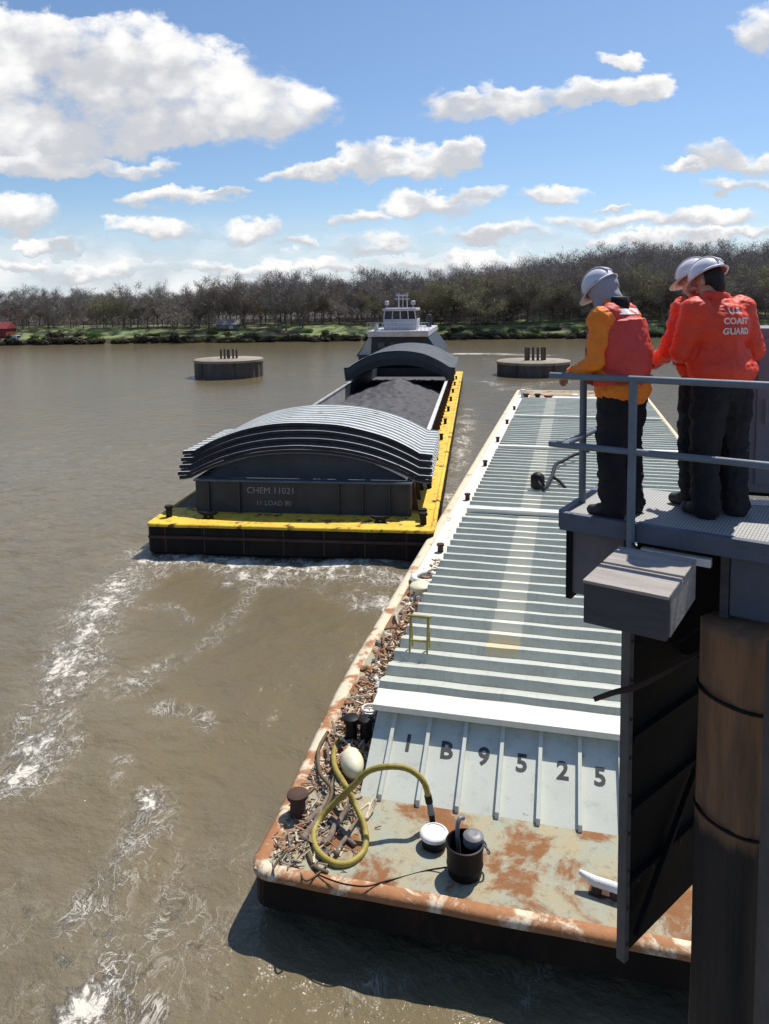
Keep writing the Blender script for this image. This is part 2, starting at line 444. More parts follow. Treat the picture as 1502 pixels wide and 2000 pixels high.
def build_river():
    xs = np.concatenate([-np.geomspace(3000, 31, 40), np.arange(-30, 14, .13), np.geomspace(14.2, 3000, 44)])
    ys = np.concatenate([-np.geomspace(400, 2.5, 14), np.arange(-2, 6, .5), np.arange(6, 46, .13), 46 * np.geomspace(1.006, 4.6, 230)])
    X, Y = np.meshgrid(xs, ys)
    fade = np.clip((60 - Y) / 25, 0.15, 1) * np.clip((X + 30) / 6, 0, 1) * np.clip((14 - X) / 2, 0, 1)
    # current runs towards the camera, slightly to the left
    a = radians(14); U = X * cos(a) - Y * sin(a); V = X * sin(a) + Y * cos(a)
    z = .22 * fbm2(U * .45, V * .33, 1, 3) + .12 * fbm2(U * 1.5, V * 1.1, 2, 3) + .035 * fbm2(U * 4, V * 3, 3, 2)
    boil = np.exp(-(((X - .0) / 7) ** 2 + ((Y - 21) / 4.5) ** 2))
    z += boil * .12 * fbm2(U * 1.0, V * 1.0, 5, 4)
    z *= fade
    foam = np.zeros_like(X)
    def seg(pts, w0, w1, k):
        nonlocal foam
        P = [on_z(x, y, 0) for x, y in pts]
        n = len(P) - 1
        for i in range(n):
            ax, ay, bx, by = P[i].x, P[i].y, P[i + 1].x, P[i + 1].y
            dx, dy = bx - ax, by - ay; L2 = dx * dx + dy * dy + 1e-9
            t = np.clip(((X - ax) * dx + (Y - ay) * dy) / L2, 0, 1)
            d = np.hypot(X - ax - t * dx, Y - ay - t * dy)
            w = w0 + (w1 - w0) * (i + t) / n
            foam = np.maximum(foam, k * np.exp(-(d / w) ** 2))
    seg([(285, 1078), (215, 1150), (150, 1255), (130, 1330), (70, 1420), (35, 1520)], 1.2, .75, .98)
    seg([(330, 1110), (170, 1200), (120, 1260)], .7, .5, .7)
    seg([(500, 1125), (440, 1225), (330, 1290), (230, 1350)], .5, .6, .6)
    seg([(230, 1190), (330, 1180), (370, 1210)], .35, .3, .6)
    seg([(320, 1380), (390, 1385), (410, 1425)], .4, .25, .62)
    seg([(20, 1490), (120, 1480), (160, 1440)], .4, .3, .6)
    seg([(285, 1560), (265, 1640), (235, 1690), (190, 1760), (160, 1860), (170, 1920), (155, 2010)], .46, .55, 1.08)
    seg([(70, 1925), (150, 1915), (240, 1880)], .22, .22, .75)
    seg([(215, 1930), (260, 1960), (300, 1990)], .25, .3, .75)
    seg([(330, 1540), (345, 1690), (300, 1820)], .22, .3, .5)
    seg([(240, 1490), (230, 1600), (200, 1680)], .3, .3, .55)
    seg([(290, 1094), (420, 1097), (560, 1100), (700, 1098), (850, 1092)], 1.1, 1.5, 1.15)
    seg([(480, 1120), (600, 1130), (690, 1165), (760, 1185)], 1.2, .9, .95)
    seg([(680, 1120), (800, 1125)], 1.4, 1.2, 1.05)
    seg([(860, 1030), (880, 960), (900, 880), (915, 800)], .5, .9, .8)
    seg([(480, 1880), (700, 1910), (900, 1900), (1180, 1905)], .3, .35, .42)
    seg([(1000, 1980), (1060, 1900)], .25, .2, .5)
    seg([(880, 691), (960, 691), (1050, 694)], 2.6, 2.2, .95)
    seg([(930, 740), (1000, 760), (1080, 745)], 2.4, 3.0, .55)
    seg([(950, 700), (1000, 720)], 3, 4, .4)
    seg([(270, 1070), (300, 1085)], .6, .6, .8)
    region = np.clip(.20 * np.exp(-((Y - 13) / 9) ** 2) * np.exp(-((X + 5) / 6) ** 2) + .20 * np.exp(-((Y - 10) / 2) ** 2) * np.exp(-((X + 1) / 4.5) ** 2), 0, .34)
    foam = np.maximum(foam, region)
    foam *= np.clip(.85 + 1.7 * fbm2(U * .9 + 40, V * .6, 21, 4), 0.42, 1.1)
    z += .05 * foam * fade * (fbm2(U * 3.2, V * 3.2, 9, 3) + .2)
    me = bpy.data.meshes.new('river')
    ny, nx = X.shape
    co = np.stack([X, Y, z], -1).reshape(-1, 3).astype(np.float32)
    idx = np.arange(nx * ny).reshape(ny, nx)
    q = np.stack([idx[:-1, :-1], idx[:-1, 1:], idx[1:, 1:], idx[1:, :-1]], -1).reshape(-1, 4).astype(np.int32)
    me.vertices.add(len(co)); me.vertices.foreach_set('co', co.ravel())
    me.loops.add(q.size); me.loops.foreach_set('vertex_index', q.ravel())
    me.polygons.add(len(q)); me.polygons.foreach_set('loop_start', np.arange(0, q.size, 4, dtype=np.int32))
    me.polygons.foreach_set('use_smooth', [True] * len(q))
    me.update(calc_edges=True)
    at = me.attributes.new('foam', 'FLOAT', 'POINT'); at.data.foreach_set('value', foam.ravel().astype(np.float32))
    m, g, b = bsdf('muddy_water')
    tc = g.n('ShaderNodeTexCoord').outputs['Object']
    fa = g.n('ShaderNodeAttribute', attribute_name='foam').outputs['Fac']
    rot = g.n('ShaderNodeMapping'); rot.inputs['Rotation'].default_value = (0, 0, radians(14)); rot.inputs['Scale'].default_value = (1, .7, 1)
    g.set(rot.inputs['Vector'], tc); v = rot.outputs[0]
    warp = g.vec('ADD', v, g.scale(g.vec('SUBTRACT', g.noise(v, .9, 3, .5, col=True), (.5, .5, .5)), (1.3, 1.3, 0)))
    na = g.noise(warp, 1.9, 6, .62)
    fil = g.ramp(g.math('ABSOLUTE', g.math('SUBTRACT', na, .5)), .028, .006)
    nb = g.noise(warp, 5.2, 5, .65)
    fil2 = g.ramp(g.math('ABSOLUTE', g.math('SUBTRACT', nb, .5)), .035, .006)
    blot = g.ramp(g.math('ADD', g.math('MULTIPLY', g.noise(g.vec('ADD', v, g.scale(g.vec('SUBTRACT', g.noise(v, 2.0, 3, .5, col=True), (.5, .5, .5)), (.5, .5, 0))), 2.6, 12, .80), 1.15), g.math('MULTIPLY', fa, .30)), .765, .90)
    f1 = g.math('MULTIPLY', fil, g.ramp(fa, .15, .65))
    f2 = g.math('MULTIPLY', fil2, g.ramp(fa, .22, .75))
    ff = g.math('MAXIMUM', g.math('MULTIPLY', g.math('MULTIPLY', g.math('MAXIMUM', f1, f2), g.ramp(g.noise(v, 1.1, 4, .6), .35, .6)), .75), g.math('MULTIPLY', blot, g.ramp(fa, .05, .4)))
    mud = g.mix(g.ramp(g.noise(v, .16, 5, .6), .35, .68), (.166, .130, .070), (.150, .122, .075))
    mud = g.mix(g.math('MULTIPLY', fa, .45), mud, (.26, .215, .15))
    col = g.mix(g.math('MULTIPLY', ff, .9), mud, (.70, .64, .54))
    g.set(b.inputs['Base Color'], col)
    g.set(b.inputs['Roughness'], g.ramp(ff, 0, 1, .10, .7))
    b.inputs['IOR'].default_value = 1.33
    bn = g.n('ShaderNodeBump'); bn.inputs['Strength'].default_value = 1.0; bn.inputs['Distance'].default_value = .065
    far = g.noise(g.scale(v, (.55, 1.0, 1)), 1.6, 7, .62)
    hgt = g.math('ADD', g.math('MULTIPLY', far, 2.2), g.math('ADD', g.math('MULTIPLY', g.noise(v, 5.0, 4, .55), .35), g.math('MULTIPLY', ff, .5)))
    g.set(bn.inputs['Height'], hgt); g.set(b.inputs['Normal'], bn.outputs[0])
    me.materials.append(m)
    o = bpy.data.objects.new('river', me); COL.objects.link(o)
    tag(o, 'muddy brown river with white foam streaks around the barges', 'river', kind='structure')
build_river()

# ------------------------------------------------------------------ far bank
def smooth(a, b, x):
    t = min(max((x - a) / (b - a), 0), 1); return t * t * (3 - 2 * t)
def bank_h(x, y):
    s = 178 + 1.2 * sin(x * .09) + .8 * sin(x * .23 + 1)
    d = y - s
    if d < 0: return max(-1.5, d * .5)
    h = 1.5 * smooth(0, 3.5, d) + 1.9 * smooth(3.5, 13, d) + .8 * smooth(13, 40, d)
    h += (7.5 * smooth(15, 85, x) + 2.5 * smooth(-10, 30, x)) * smooth(14, 60, d)
    return h
def build_bank():
    xs = [-2500, -1200, -600, -300] + [-180 + 2.5 * i for i in range(161)] + [300, 600, 1200, 2500]
    ys = [174 + .8 * i for i in range(16)] + [187 + 3 * i for i in range(24)] + [262, 300, 420, 700, 1400, 4000]
    mb = MB()
    vs = [(x, y, bank_h(x, y) + (.25 * mnoise.noise((x * .2, y * .2, 3)) if y > 178 else 0)) for y in ys for x in xs]
    nx = len(xs)
    fs = [(j * nx + i, j * nx + i + 1, (j + 1) * nx + i + 1, (j + 1) * nx + i) for j in range(len(ys) - 1) for i in range(nx - 1)]
    mb.add(vs, fs)
    m, g, b = bsdf('bank_ground')
    tc = g.n('ShaderNodeTexCoord').outputs['Object']
    s = g.n('ShaderNodeSeparateXYZ'); g.set(s.inputs[0], tc)
    n = g.noise(g.scale(tc, (.06, .2, 1)), 1, 5, .6)
    grass = g.mix(g.noise(tc, .8, 5, .6), (.23, .28, .10), (.16, .19, .075))
    leaf = g.mix(g.noise(tc, 1.5, 5, .6), (.085, .066, .048), (.05, .04, .03))
    top = g.mix(g.ramp(g.math('SUBTRACT', n, g.ramp(s.outputs[1], 196, 225, 0, .5)), .40, .52), leaf, grass)
    mudc = g.mix(g.noise(tc, .6, 5, .6), (.07, .055, .04), (.035, .03, .024))
    c = g.mix(g.ramp(s.outputs[2], .9, 1.6), mudc, top)
    g.set(b.inputs['Base Color'], c); b.inputs['Roughness'].default_value = .95
    tag(mb.build('riverbank', m, smooth='all'), 'grassy far riverbank below the woods', 'riverbank', kind='structure')
build_bank()

def twig_mat(name, a, c):
    m, g, b = bsdf(name)
    tc = g.n('ShaderNodeTexCoord').outputs['Object']
    oi = g.n('ShaderNodeObjectInfo').outputs['Random']
    col = g.mix(g.noise(tc, .5, 3, .6), a, c)
    col = g.mix(g.math('MULTIPLY', oi, .30), col, tuple(x * .55 for x in a))
    g.set(b.inputs['Base Color'], col); b.inputs['Roughness'].default_value = .9; b.inputs['Specular IOR Level'].default_value = .1
    return m
TW = [twig_mat('twigs_brown', (.33, .285, .24), (.23, .20, .17)), twig_mat('twigs_grey', (.34, .30, .27), (.24, .215, .195)),
      twig_mat('twigs_budding', (.36, .335, .20), (.27, .245, .155)), twig_mat('twigs_reddish', (.33, .26, .215), (.23, .185, .155)),
      twig_mat('shrub_olive', (.22, .23, .085), (.13, .135, .055)), twig_mat('shrub_brown', (.13, .105, .07), (.07, .06, .045)),
      twig_mat('shrub_yellow', (.24, .18, .05), (.17, .125, .04)), twig_mat('shrub_green', (.24, .34, .10), (.15, .23, .06))]
BARK = mat('bark', (.21, .18, .155), (.13, .11, .095), 2, .9, bump=.4)

def tree_meshes(seed, H, R, fork=.38, twigs=2300, mi=0, buds=0, spread=1.0):
    r = random.Random(seed); t = MB(); c = MB()
    lean = Vector((r.uniform(-.06, .06), r.uniform(-.06, .06), 1))
    base_r = .010 * H + .035
    top = lean * (H * fork)
    t.tube([(0, 0, -.5), lean * (H * fork * .5), top], [base_r * 1.25, base_r, base_r * .8], 7)
    tips = []
    n1 = r.randint(5, 7)
    for i in range(n1):
        az = 2 * pi * (i + r.random() * .6) / n1; el = r.uniform(.30, 1.3)
        L = H * (1 - fork) * r.uniform(.55, .85)
        d = Vector((cos(az) * cos(el) * spread, sin(az) * cos(el) * spread, sin(el))).normalized()
        st = lean * (H * fork * r.uniform(.75, 1.0))
        mid = st + d * L * .5 + Vector((0, 0, L * .06)); end = st + d * L * .95 + Vector((0, 0, L * .18))
        t.tube([st, mid, end], [base_r * .5, base_r * .3, base_r * .12], 5)
        for j in range(7):
            f = r.uniform(.3, 1.0)
            p = st.lerp(mid, f * 2) if f < .5 else mid.lerp(end, f * 2 - 1)
            d2 = (d * .8 + Vector((r.uniform(-1, 1), r.uniform(-1, 1), r.uniform(-.3, 1)))).normalized()
            L2 = L * r.uniform(.22, .45); e2 = p + d2 * L2
            t.tube([p, p.lerp(e2, .55) + Vector((0, 0, .06 * L2)), e2], [base_r * .17, base_r * .11, base_r * .05], 4)
            for k in range(4): tips.append((p.lerp(e2, .3 + .7 * r.random()), d2))
    for i in range(twigs):
        p, d = tips[r.randrange(len(tips))]
        p = p + Vector((r.gauss(0, .45), r.gauss(0, .45), r.gauss(0, .4)))
        q = (d * .7 + Vector((r.uniform(-1, 1), r.uniform(-1, 1), r.uniform(-.4, 1.1)))).normalized() * r.uniform(.5, 1.35)
        s = q.cross(Vector((r.uniform(-1, 1), r.uniform(-1, 1), r.uniform(-1, 1)))).normalized() * r.uniform(.022, .045)
        c.add([p - s, p + s, p + q], [(0, 1, 2)])
    for i in range(buds):
        p, d = tips[r.randrange(len(tips))]
        p = p + Vector((r.gauss(0, .7), r.gauss(0, .7), r.gauss(0, .6)))
        a = Vector((r.uniform(-1, 1), r.uniform(-1, 1), r.uniform(-1, 1))).normalized() * r.uniform(.08, .16)
        b = a.cross(Vector((r.uniform(-1, 1), r.uniform(-1, 1), r.uniform(-1, 1)))).normalized() * r.uniform(.07, .13)
        c.add([p - a, p + b, p + a, p - b], [(0, 1, 2, 3)])
    return t.mesh('trunk', BARK, smooth='all'), c.mesh('crown', TW[mi])

KINDS = [  # height, radius-ish spread, twig material, buds, label
    (12.5, .22, 1.0, 0, 0, 'bare brown tree standing among the woods on the far bank'),
    (13.5, .26, .9, 1, 0, 'bare grey tree with a narrow crown in the far woods'),
    (12.0, .18, 1.25, 0, 0, 'bare spreading tree low forked in the far woods'),
    (12.5, .20, 1.1, 2, 1300, 'tree with a thin flush of pale green buds in the far woods'),
    (11.5, .20, 1.15, 3, 0, 'bare reddish brown tree in the far woods'),
    (14.0, .28, .85, 1, 0, 'tall slender grey leafless tree in the far woods'),
    (11.0, .18, 1.3, 1, 0, 'broad round headed grey leafless tree in the far woods')]
PROTO = [tree_meshes(11 + i, k[0], 1, k[1], 3200, k[3], k[4], k[2]) for i, k in enumerate(KINDS)]
def put_tree(x, y, k, sc, label=None, group='leafless trees along the far bank'):
    H, fork, spr, mi, b, lab = KINDS[k]
    o = thing('bare_tree', label or lab, 'tree', (x, y, bank_h(x, y) - .1), rnd.uniform(0, 6.28), group)
    o.scale = (sc * rnd.uniform(.92, 1.1), sc * rnd.uniform(.92, 1.1), sc)
    tr, cr = PROTO[k]
    link('trunk', tr, o); link('crown', cr, o)
    return o
def tree_target(x):   # height that a tree at x should have
    return 11.0 + 3.6 * smooth(-62, -30, x) + 1.2 * smooth(30, 70, x)
for row, (y0, n) in enumerate([(190, 44), (195, 48), (201, 50), (209, 52)]):
    for i in range(n):
        hw = y0 * .535
        x = -hw + 2 * hw * (i + .5 + rnd.uniform(-.35, .35)) / n
        y = y0 + rnd.uniform(-2.5, 2.5)
        green = .38 if (-2 < x < 32 and row < 2) else (.10 if row < 2 else .04)
        k = 3 if rnd.random() < green else rnd.choice([0, 1, 2, 4, 5, 6, 0, 1])
        if row == 0 and -40 < x < 0 and rnd.random() < .3: continue
        sc = tree_target(x) / KINDS[k][0] * rnd.uniform(.66, 1.12)
        put_tree(x, y, k, sc)
put_tree(-47.5, 184, 2, 1.22, 'large dark tree with a low spreading fork behind the left mooring cell')
put_tree(-24.5, 186, 5, 1.16, 'tallest leafless tree rising above the left woods', )
put_tree(-20.5, 187.5, 1, 1.12, 'tall round topped grey tree beside the tallest tree of the left woods')
put_tree(24, 184, 3, 1.02, 'pale green budding tree in front of the woods right of the towboat')
# the woods further back read as one mass
def far_woods():
    vs = []; fs = []; off = 0; r = random.Random(5)
    for i in range(300):
        y = r.uniform(213, 250); hw = y * .56; x = r.uniform(-hw, hw)
        k = r.choice([0, 1, 4, 5, 6, 2]); me = PROTO[k][1]
        n = len(me.vertices); co = np.empty(n * 3, np.float32); me.vertices.foreach_get('co', co); co = co.reshape(-1, 3)
        tv = np.arange(n).reshape(-1, 3)[::2]
        co = co[tv.ravel()]
        sc = tree_target(x) / KINDS[k][0] * r.uniform(.85, 1.05) * (1.0 if x > -30 else .94); a = r.uniform(0, 6.28)
        R = np.array([[cos(a), -sin(a), 0], [sin(a), cos(a), 0], [0, 0, 1]])
        co = (co * [1.25, 1.25, 1] - [0, 0, 1.2]) @ R.T * sc + [x, y, bank_h(x, y)]
        vs.append(co); fs.append(np.arange(len(co)).reshape(-1, 3) + off); off += len(co)
    me = bpy.data.meshes.new('woodland'); V = np.concatenate(vs); Fc = np.concatenate(fs)
    me.from_pydata(V.tolist(), [], Fc.tolist()); me.materials.append(TW[1])
    tag(link('woodland', me), 'grey brown leafless woods covering the slope behind the bank trees', 'woods', kind='stuff')
far_woods()

def brush():
    r = random.Random(15); mb = MB()
    for i in range(900):
        y = r.uniform(190, 216); hw = y * .56; x = r.uniform(-hw, hw); H = r.uniform(2.0, 5.5); z0 = bank_h(x, y)
        mb.tube([(x, y, z0 - .1), (x + r.uniform(-.3, .3), y, z0 + H * .6)], [.05, .02], 3)
        for k in range(34):
            t = r.random(); p = Vector((x + r.gauss(0, .7), y + r.gauss(0, .6), z0 + H * (.12 + .88 * t)))
            q = Vector((r.uniform(-1, 1), r.uniform(-1, 1), r.uniform(0, 1.6))).normalized() * r.uniform(.5, 1.2)
            sx = q.cross(Vector((r.uniform(-1, 1), r.uniform(-1, 1), r.uniform(-1, 1)))).normalized() * r.uniform(.03, .06)
            mb.add([p - sx, p + sx, p + q], [(0, 1, 2)])
    tag(mb.build('undergrowth', TW[0]), 'brown leafless undergrowth between the trunks of the far woods', 'undergrowth', kind='stuff')
brush()

def shrub_mesh(seed, mi, n=700, leaf=.12):
    r = random.Random(seed); mb = MB()
    lobes = [(r.uniform(-.8, .8), r.uniform(-.5, .5), r.uniform(.3, .75), r.uniform(.45, .75)) for _ in range(6)]
    for i in range(n):
        lx, ly, lz, lr = lobes[r.randrange(6)]
        d = Vector((r.gauss(0, 1), r.gauss(0, 1), r.gauss(0, .8))).normalized() * lr * r.random() ** .4
        p = Vector((lx, ly, lz)) + d
        if p.z < 0: p.z = r.random() * .2
        a = Vector((r.uniform(-1, 1), r.uniform(-1, 1), r.uniform(-.3, 1))).normalized() * r.uniform(.1, .28)
        b = a.cross(Vector((r.uniform(-1, 1), r.uniform(-1, 1), r.uniform(-1, 1)))).normalized() * r.uniform(.3, 1) * leaf
        mb.add([p - a, p + b, p + a, p - b], [(0, 1, 2, 3)])
    for k in range(9):
        a = r.uniform(0, 6.28)
        mb.tube([(0, 0, -.1), (cos(a) * .4, sin(a) * .3, .6), (cos(a) * .8, sin(a) * .6, 1.2)], [.04, .025, .01], 4)
    return mb.mesh('shrub', TW[mi])
SH = [(shrub_mesh(31, 4), 'olive green shrub at the edge of the far bank'), (shrub_mesh(32, 5), 'dark brown leafless brush at the edge of the far bank'),
      (shrub_mesh(33, 5, 800), 'dense dark brush overhanging the far water edge'), (shrub_mesh(34, 7), 'fresh green shrub on the far bank'), (shrub_mesh(35, 6), 'yellow brown shrub on the far bank left of the towboat')]
for i in range(170):
    x = -100 + 200 * (i + rnd.uniform(.1, .9)) / 170
    low = i % 4 != 0
    k = rnd.choice([1, 2, 0, 1, 2]) if low else rnd.choice([0, 3, 3, 1])
    if not low and rnd.random() < .3: continue
    if not low and -48 < x < -36: k = 4
    o = link('shrub', SH[k][0]); tag(o, SH[k][1], 'shrub', 'shrubs along the far water edge')
    y = 178 + 1.2 * sin(x * .09) + .8 * sin(x * .23 + 1) + (rnd.uniform(.3, 1.6) if low else rnd.uniform(3.5, 7))
    s = rnd.uniform(.8, 1.5) if low else rnd.uniform(.7, 1.3)
    o.location = (x, y, bank_h(x, y) - .1); o.scale = (s * rnd.uniform(1.3, 2.4), s, s * rnd.uniform(.55, 1.1)); o.rotation_euler.z = rnd.uniform(0, 6.28)

# small buildings on the far bank
def house(name, label, cat, x, y, w, d, h, roof_h, wall, roof, rz=0, door=None):
    o = thing(name, label, cat, (x, y, bank_h(x, y) - .3), rz)
    MB().box(-w / 2, w / 2, -d / 2, d / 2, 0, h).build('wall', wall, o)
    MB().add([(-w / 2 - .3, -d / 2 - .3, h), (w / 2 + .3, -d / 2 - .3, h), (w / 2 + .3, d / 2 + .3, h), (-w / 2 - .3, d / 2 + .3, h), (-w / 2 - .3, 0, h + roof_h), (w / 2 + .3, 0, h + roof_h)],
             [(0, 1, 5, 4), (2, 3, 4, 5), (0, 4, 3), (1, 2, 5), (3, 2, 1, 0)]).build('roof', roof, o)
    wn = MB().box(-w * .3, -w * .12, -d / 2 - .03, -d / 2 + .03, h * .35, h * .75).build('window', M['boat_white'], o)
    MB().box(-w * .28, -w * .14, -d / 2 - .04, -d / 2 + .02, h * .39, h * .71).build('pane', M['glass_dark'], wn)
    MB().box(w * .1, w * .28, -d / 2 - .03, -d / 2 + .03, 0, h * .8).build('door', door or M['boat_white'], o)
    return o
house('barn', 'dark red barn at the left edge of the far bank', 'barn', -95.6, 183.0, 7.5, 5, 2.2, 1.6, M['barn_red'], M['barn_red'])
house('cottage', 'pale grey roofed cottage among the trees left of the towboat', 'cottage', -39.5, 189, 5.5, 4, 1.1, 1.3, M['drift'], M['roof_grey'])
bo = thing('motorboat', 'small white motorboat pulled up beside the red barn', 'boat', (-88.6, 179.0, .15), radians(70))
MB().add([(-1.2, -.9, 0), (1.6, -.6, 0), (2.6, 0, .5), (1.6, .6, 0), (-1.2, .9, 0), (-1.3, -1.1, 1.1), (1.6, -.9, 1.2), (3.0, 0, 1.4), (1.6, .9, 1.2), (-1.3, 1.1, 1.1)],
         [(0, 1, 6, 5), (1, 2, 7, 6), (2, 3, 8, 7), (3, 4, 9, 8), (4, 0, 5, 9), (5, 6, 7, 8, 9), (4, 3, 2, 1, 0)]).build('hull', M['boat_white'], bo)
MB().box(-.8, .7, -.7, .7, 1.15, 2.2).build('cabin', M['boat_white'], bo, bev=.08)
MB().box(-.5, .5, -.72, .72, 1.6, 2.0).build('window', M['glass_dark'], bo)

# ------------------------------------------------------------------ mooring cells
def mooring_cell(label, cx, cy, r, h, posts, label_g):
    o = thing('mooring_cell', label, 'mooring cell', (cx, cy, 0), 0, label_g)
    n = 96
    prof = []
    mb = MB()
    vs = []; fs = []
    for z in (-1, h - .35):
        for k in range(n):
            rr = r + (.10 if (k // 2) % 2 else -.02); a = 2 * pi * k / n
            vs.append((cos(a) * rr, sin(a) * rr, z))
    fs = [(k, (k + 1) % n, n + (k + 1) % n, n + k) for k in range(n)]
    mb.add(vs, fs).build('sheet_pile_wall', M['sheet_pile'], o)
    mb = MB(); mb.lathe([(r + .16, h - .36), (r + .18, h - .08), (r + .08, h)], n=64); mb.build('cap', M['concrete'], o, smooth=True)
    for px, py, ph, rr in posts:
        mb = MB(); mb.tube([(px, py, h - .1), (px, py, h + ph)], [rr, rr * .95], 10); mb.build('post', M['post_wood'], o, smooth=True)
    mb = MB()
    for a in (-2.2, -1.2): mb.tube([(cos(a) * (r + .2), sin(a) * (r + .2), z) for z in (.1, h - .2)], .05, 6)
    mb.build('ladder_rail', M['rust_brown'], o)
    return o
pl = [(-.9, -.3, 1.2, .14), (-.4, -.5, 1.25, .14), (.1, -.3, 1.15, .14), (.65, -.45, 1.25, .14), (1.0, 0, 1.1, .14), (-.2, .4, 1.1, .13)]
mooring_cell('round steel mooring cell in open water left of the coal barge', -19.6, 93.3, 4.15, 2.25, pl, 'round mooring cells in the river')
mooring_cell('low round mooring cell behind the railing, partly hidden by the orange vest', 18.3, 91.0, 4.3, 1.75, [(-1.0, -.4, 1.65, .17), (-.6, -.1, 1.6, .17), (-.1, -.4, 1.65, .17), (.5, -.3, 1.6, .17), (1.0, -.4, 1.65, .17), (1.4, 0, 1.6, .17)], 'round mooring cells in the river')

# ------------------------------------------------------------------ lettering
def text_mesh(body, size, bold=.0, depth=0.0, align='CENTER'):
    cu = bpy.data.curves.new('lettering', 'FONT'); cu.body = body; cu.size = size
    cu.align_x = align; cu.align_y = 'CENTER'; cu.offset = bold; cu.extrude = depth; cu.resolution_u = 3
    o = bpy.data.objects.new('lettering', cu); COL.objects.link(o)
    bpy.context.view_layer.update()
    me = bpy.data.meshes.new_from_object(o.evaluated_get(bpy.context.evaluated_depsgraph_get()))
    bpy.data.objects.remove(o); bpy.data.curves.remove(cu)
    return me
def text_obj(body, size, mtx, material, parent, name='lettering', bold=.0):
    me = text_mesh(body, size, bold); me.materials.clear(); me.materials.append(material)
    me.transform(mtx)
    return link(name, me, parent)

# ------------------------------------------------------------------ barge hull shared builder
def bulge(x, y):        # the near barge's side flares out a little behind its narrower end
    return x - .27 * smooth(0, 6.5, y) * max(0, 1 - x / 1.1)
def warp(o):
    for v in o.data.vertices: v.co.x = bulge(v.co.x, v.co.y)
    return o
def hull_rings(Wd, L, rings, rad=.3, n=5):
    """loft of rounded plan outlines; rings = [(z, v0, v1)]"""
    mb = MB(); vs = []; cnt = None
    for z, v0, v1 in rings:
        ring = []
        for (cx, cy, a0) in ((rad, v0 + rad, pi), (Wd - rad, v0 + rad, 1.5 * pi), (Wd - rad, v1 - rad, 0), (rad, v1 - rad, .5 * pi)):
            for k in range(n + 1):
                a = a0 + (pi / 2) * k / n
                ring.append((cx + rad * cos(a), cy + rad * sin(a), z))
        full = []
        for i in range(len(ring)):
            p, q = Vector(ring[i]), Vector(ring[(i + 1) % len(ring)])
            m = 60 if i == len(ring) - 1 else 1
            for k in range(m): full.append(p.lerp(q, k / m))
        ring = full
        cnt = len(ring); vs += ring
    fs = [(i * cnt + k, i * cnt + (k + 1) % cnt, (i + 1) * cnt + (k + 1) % cnt, (i + 1) * cnt + k) for i in range(len(rings) - 1) for k in range(cnt)]
    fs.append(tuple(range(cnt))); e = (len(rings) - 1) * cnt; fs.append(tuple(range(e, e + cnt)))
    return mb.add(vs, fs)
def rim(Wd, v0, v1, rad, w, z0, z1, n=6):
    """raised rounded band round a rounded-rectangle outline"""
    prof = [(-.02, z0), (-.02, z0 + (z1 - z0) * .6), (w * .12, z1 - .01), (w * .35, z1), (w * .75, z1 - .005), (w * .95, z0 + (z1 - z0) * .5), (w, z0)]
    vs = []; cnt = 0
    for off, z in prof:
        ring = []
        for (cx, cy, a0) in ((rad, v0 + rad, pi), (Wd - rad, v0 + rad, 1.5 * pi), (Wd - rad, v1 - rad, 0), (rad, v1 - rad, .5 * pi)):
            for k in range(n + 1):
                a = a0 + (pi / 2) * k / n; r = rad - off
                ring.append((cx + r * cos(a), cy + r * sin(a), z))
        # subdivide the long straight runs so that dents can show
        full = []
        for i in range(len(ring)):
            p, q = Vector(ring[i]), Vector(ring[(i + 1) % len(ring)])
            m = max(1, int((q - p).length / .35))
            for k in range(m): full.append(p.lerp(q, k / m))
        cnt = len(full) if cnt == 0 else cnt
        # resample to equal count
        if len(full) != cnt:
            idx = [int(i * len(full) / cnt) for i in range(cnt)]; full = [full[i] for i in idx]
        vs.append(full)
    return vs, cnt
def rim_build(name, m, parent, Wd, v0, v1, rad, w, z0, z1, dent=.012):
    base, cnt = rim(Wd, v0, v1, rad, 0.0001, z0, z1)
    ring = base[0]
    prof = [(-.025, z0), (-.025, z0 + (z1 - z0) * .6), (w * .12, z1 - .01), (w * .35, z1), (w * .75, z1 - .005), (w * .95, z0 + (z1 - z0) * .5), (w, z0)]
    mb = MB(); vs = []
    N = len(ring)
    for off, z in prof:
        for i in range(N):
            p = ring[i]; t = (ring[(i + 1) % N] - ring[i - 1]); nrm = Vector((-t.y, t.x, 0)).normalized()
            d = dent * mnoise.noise((p.x * 1.3, p.y * 1.3, z * 3))
            vs.append((p.x + nrm.x * (off + d), p.y + nrm.y * (off + d), z + d * .8))
    fs = [(j * N + i, j * N + (i + 1) % N, (j + 1) * N + (i + 1) % N, (j + 1) * N + i) for j in range(len(prof) - 1) for i in range(N)]
    mb.add(vs, fs)
    return mb.build(name, m, parent, smooth='all')

# ------------------------------------------------------------------ near barge (covered)
NZ = .85
NA = on_z(487, 1703, NZ); NAZ = radians(14.1)
NB = thing('covered_barge', 'covered river barge with grey ribbed hatch covers marked IB9525 in the foreground', 'barge', NA, -NAZ)
NM = Matrix.Translation(NA) @ Matrix.Rotation(-NAZ, 4, 'Z')
NMI = NM.inverted()
def nl(x, y, h=0):       # photograph pixel -> barge coordinates at height h over its deck
    return NMI @ on_z(x, y, NZ + h)
def nw(x, y, h=0): return on_z(x, y, NZ + h)
BW, BL = 10.67, 59.4
warp(hull_rings(BW, BL, [(0, 0, BL), (-.5, 0, BL), (-2.2, 4.5, BL - 3)]).build('hull', M['hull_black'], NB))
mb = MB(); mb.grid(lambda u, v: (.05 + u * (BW - .1), .05 + v * (BL - .1), .026 + .010 * mnoise.noise((u * 14, v * 70, 0))), 30, 150)
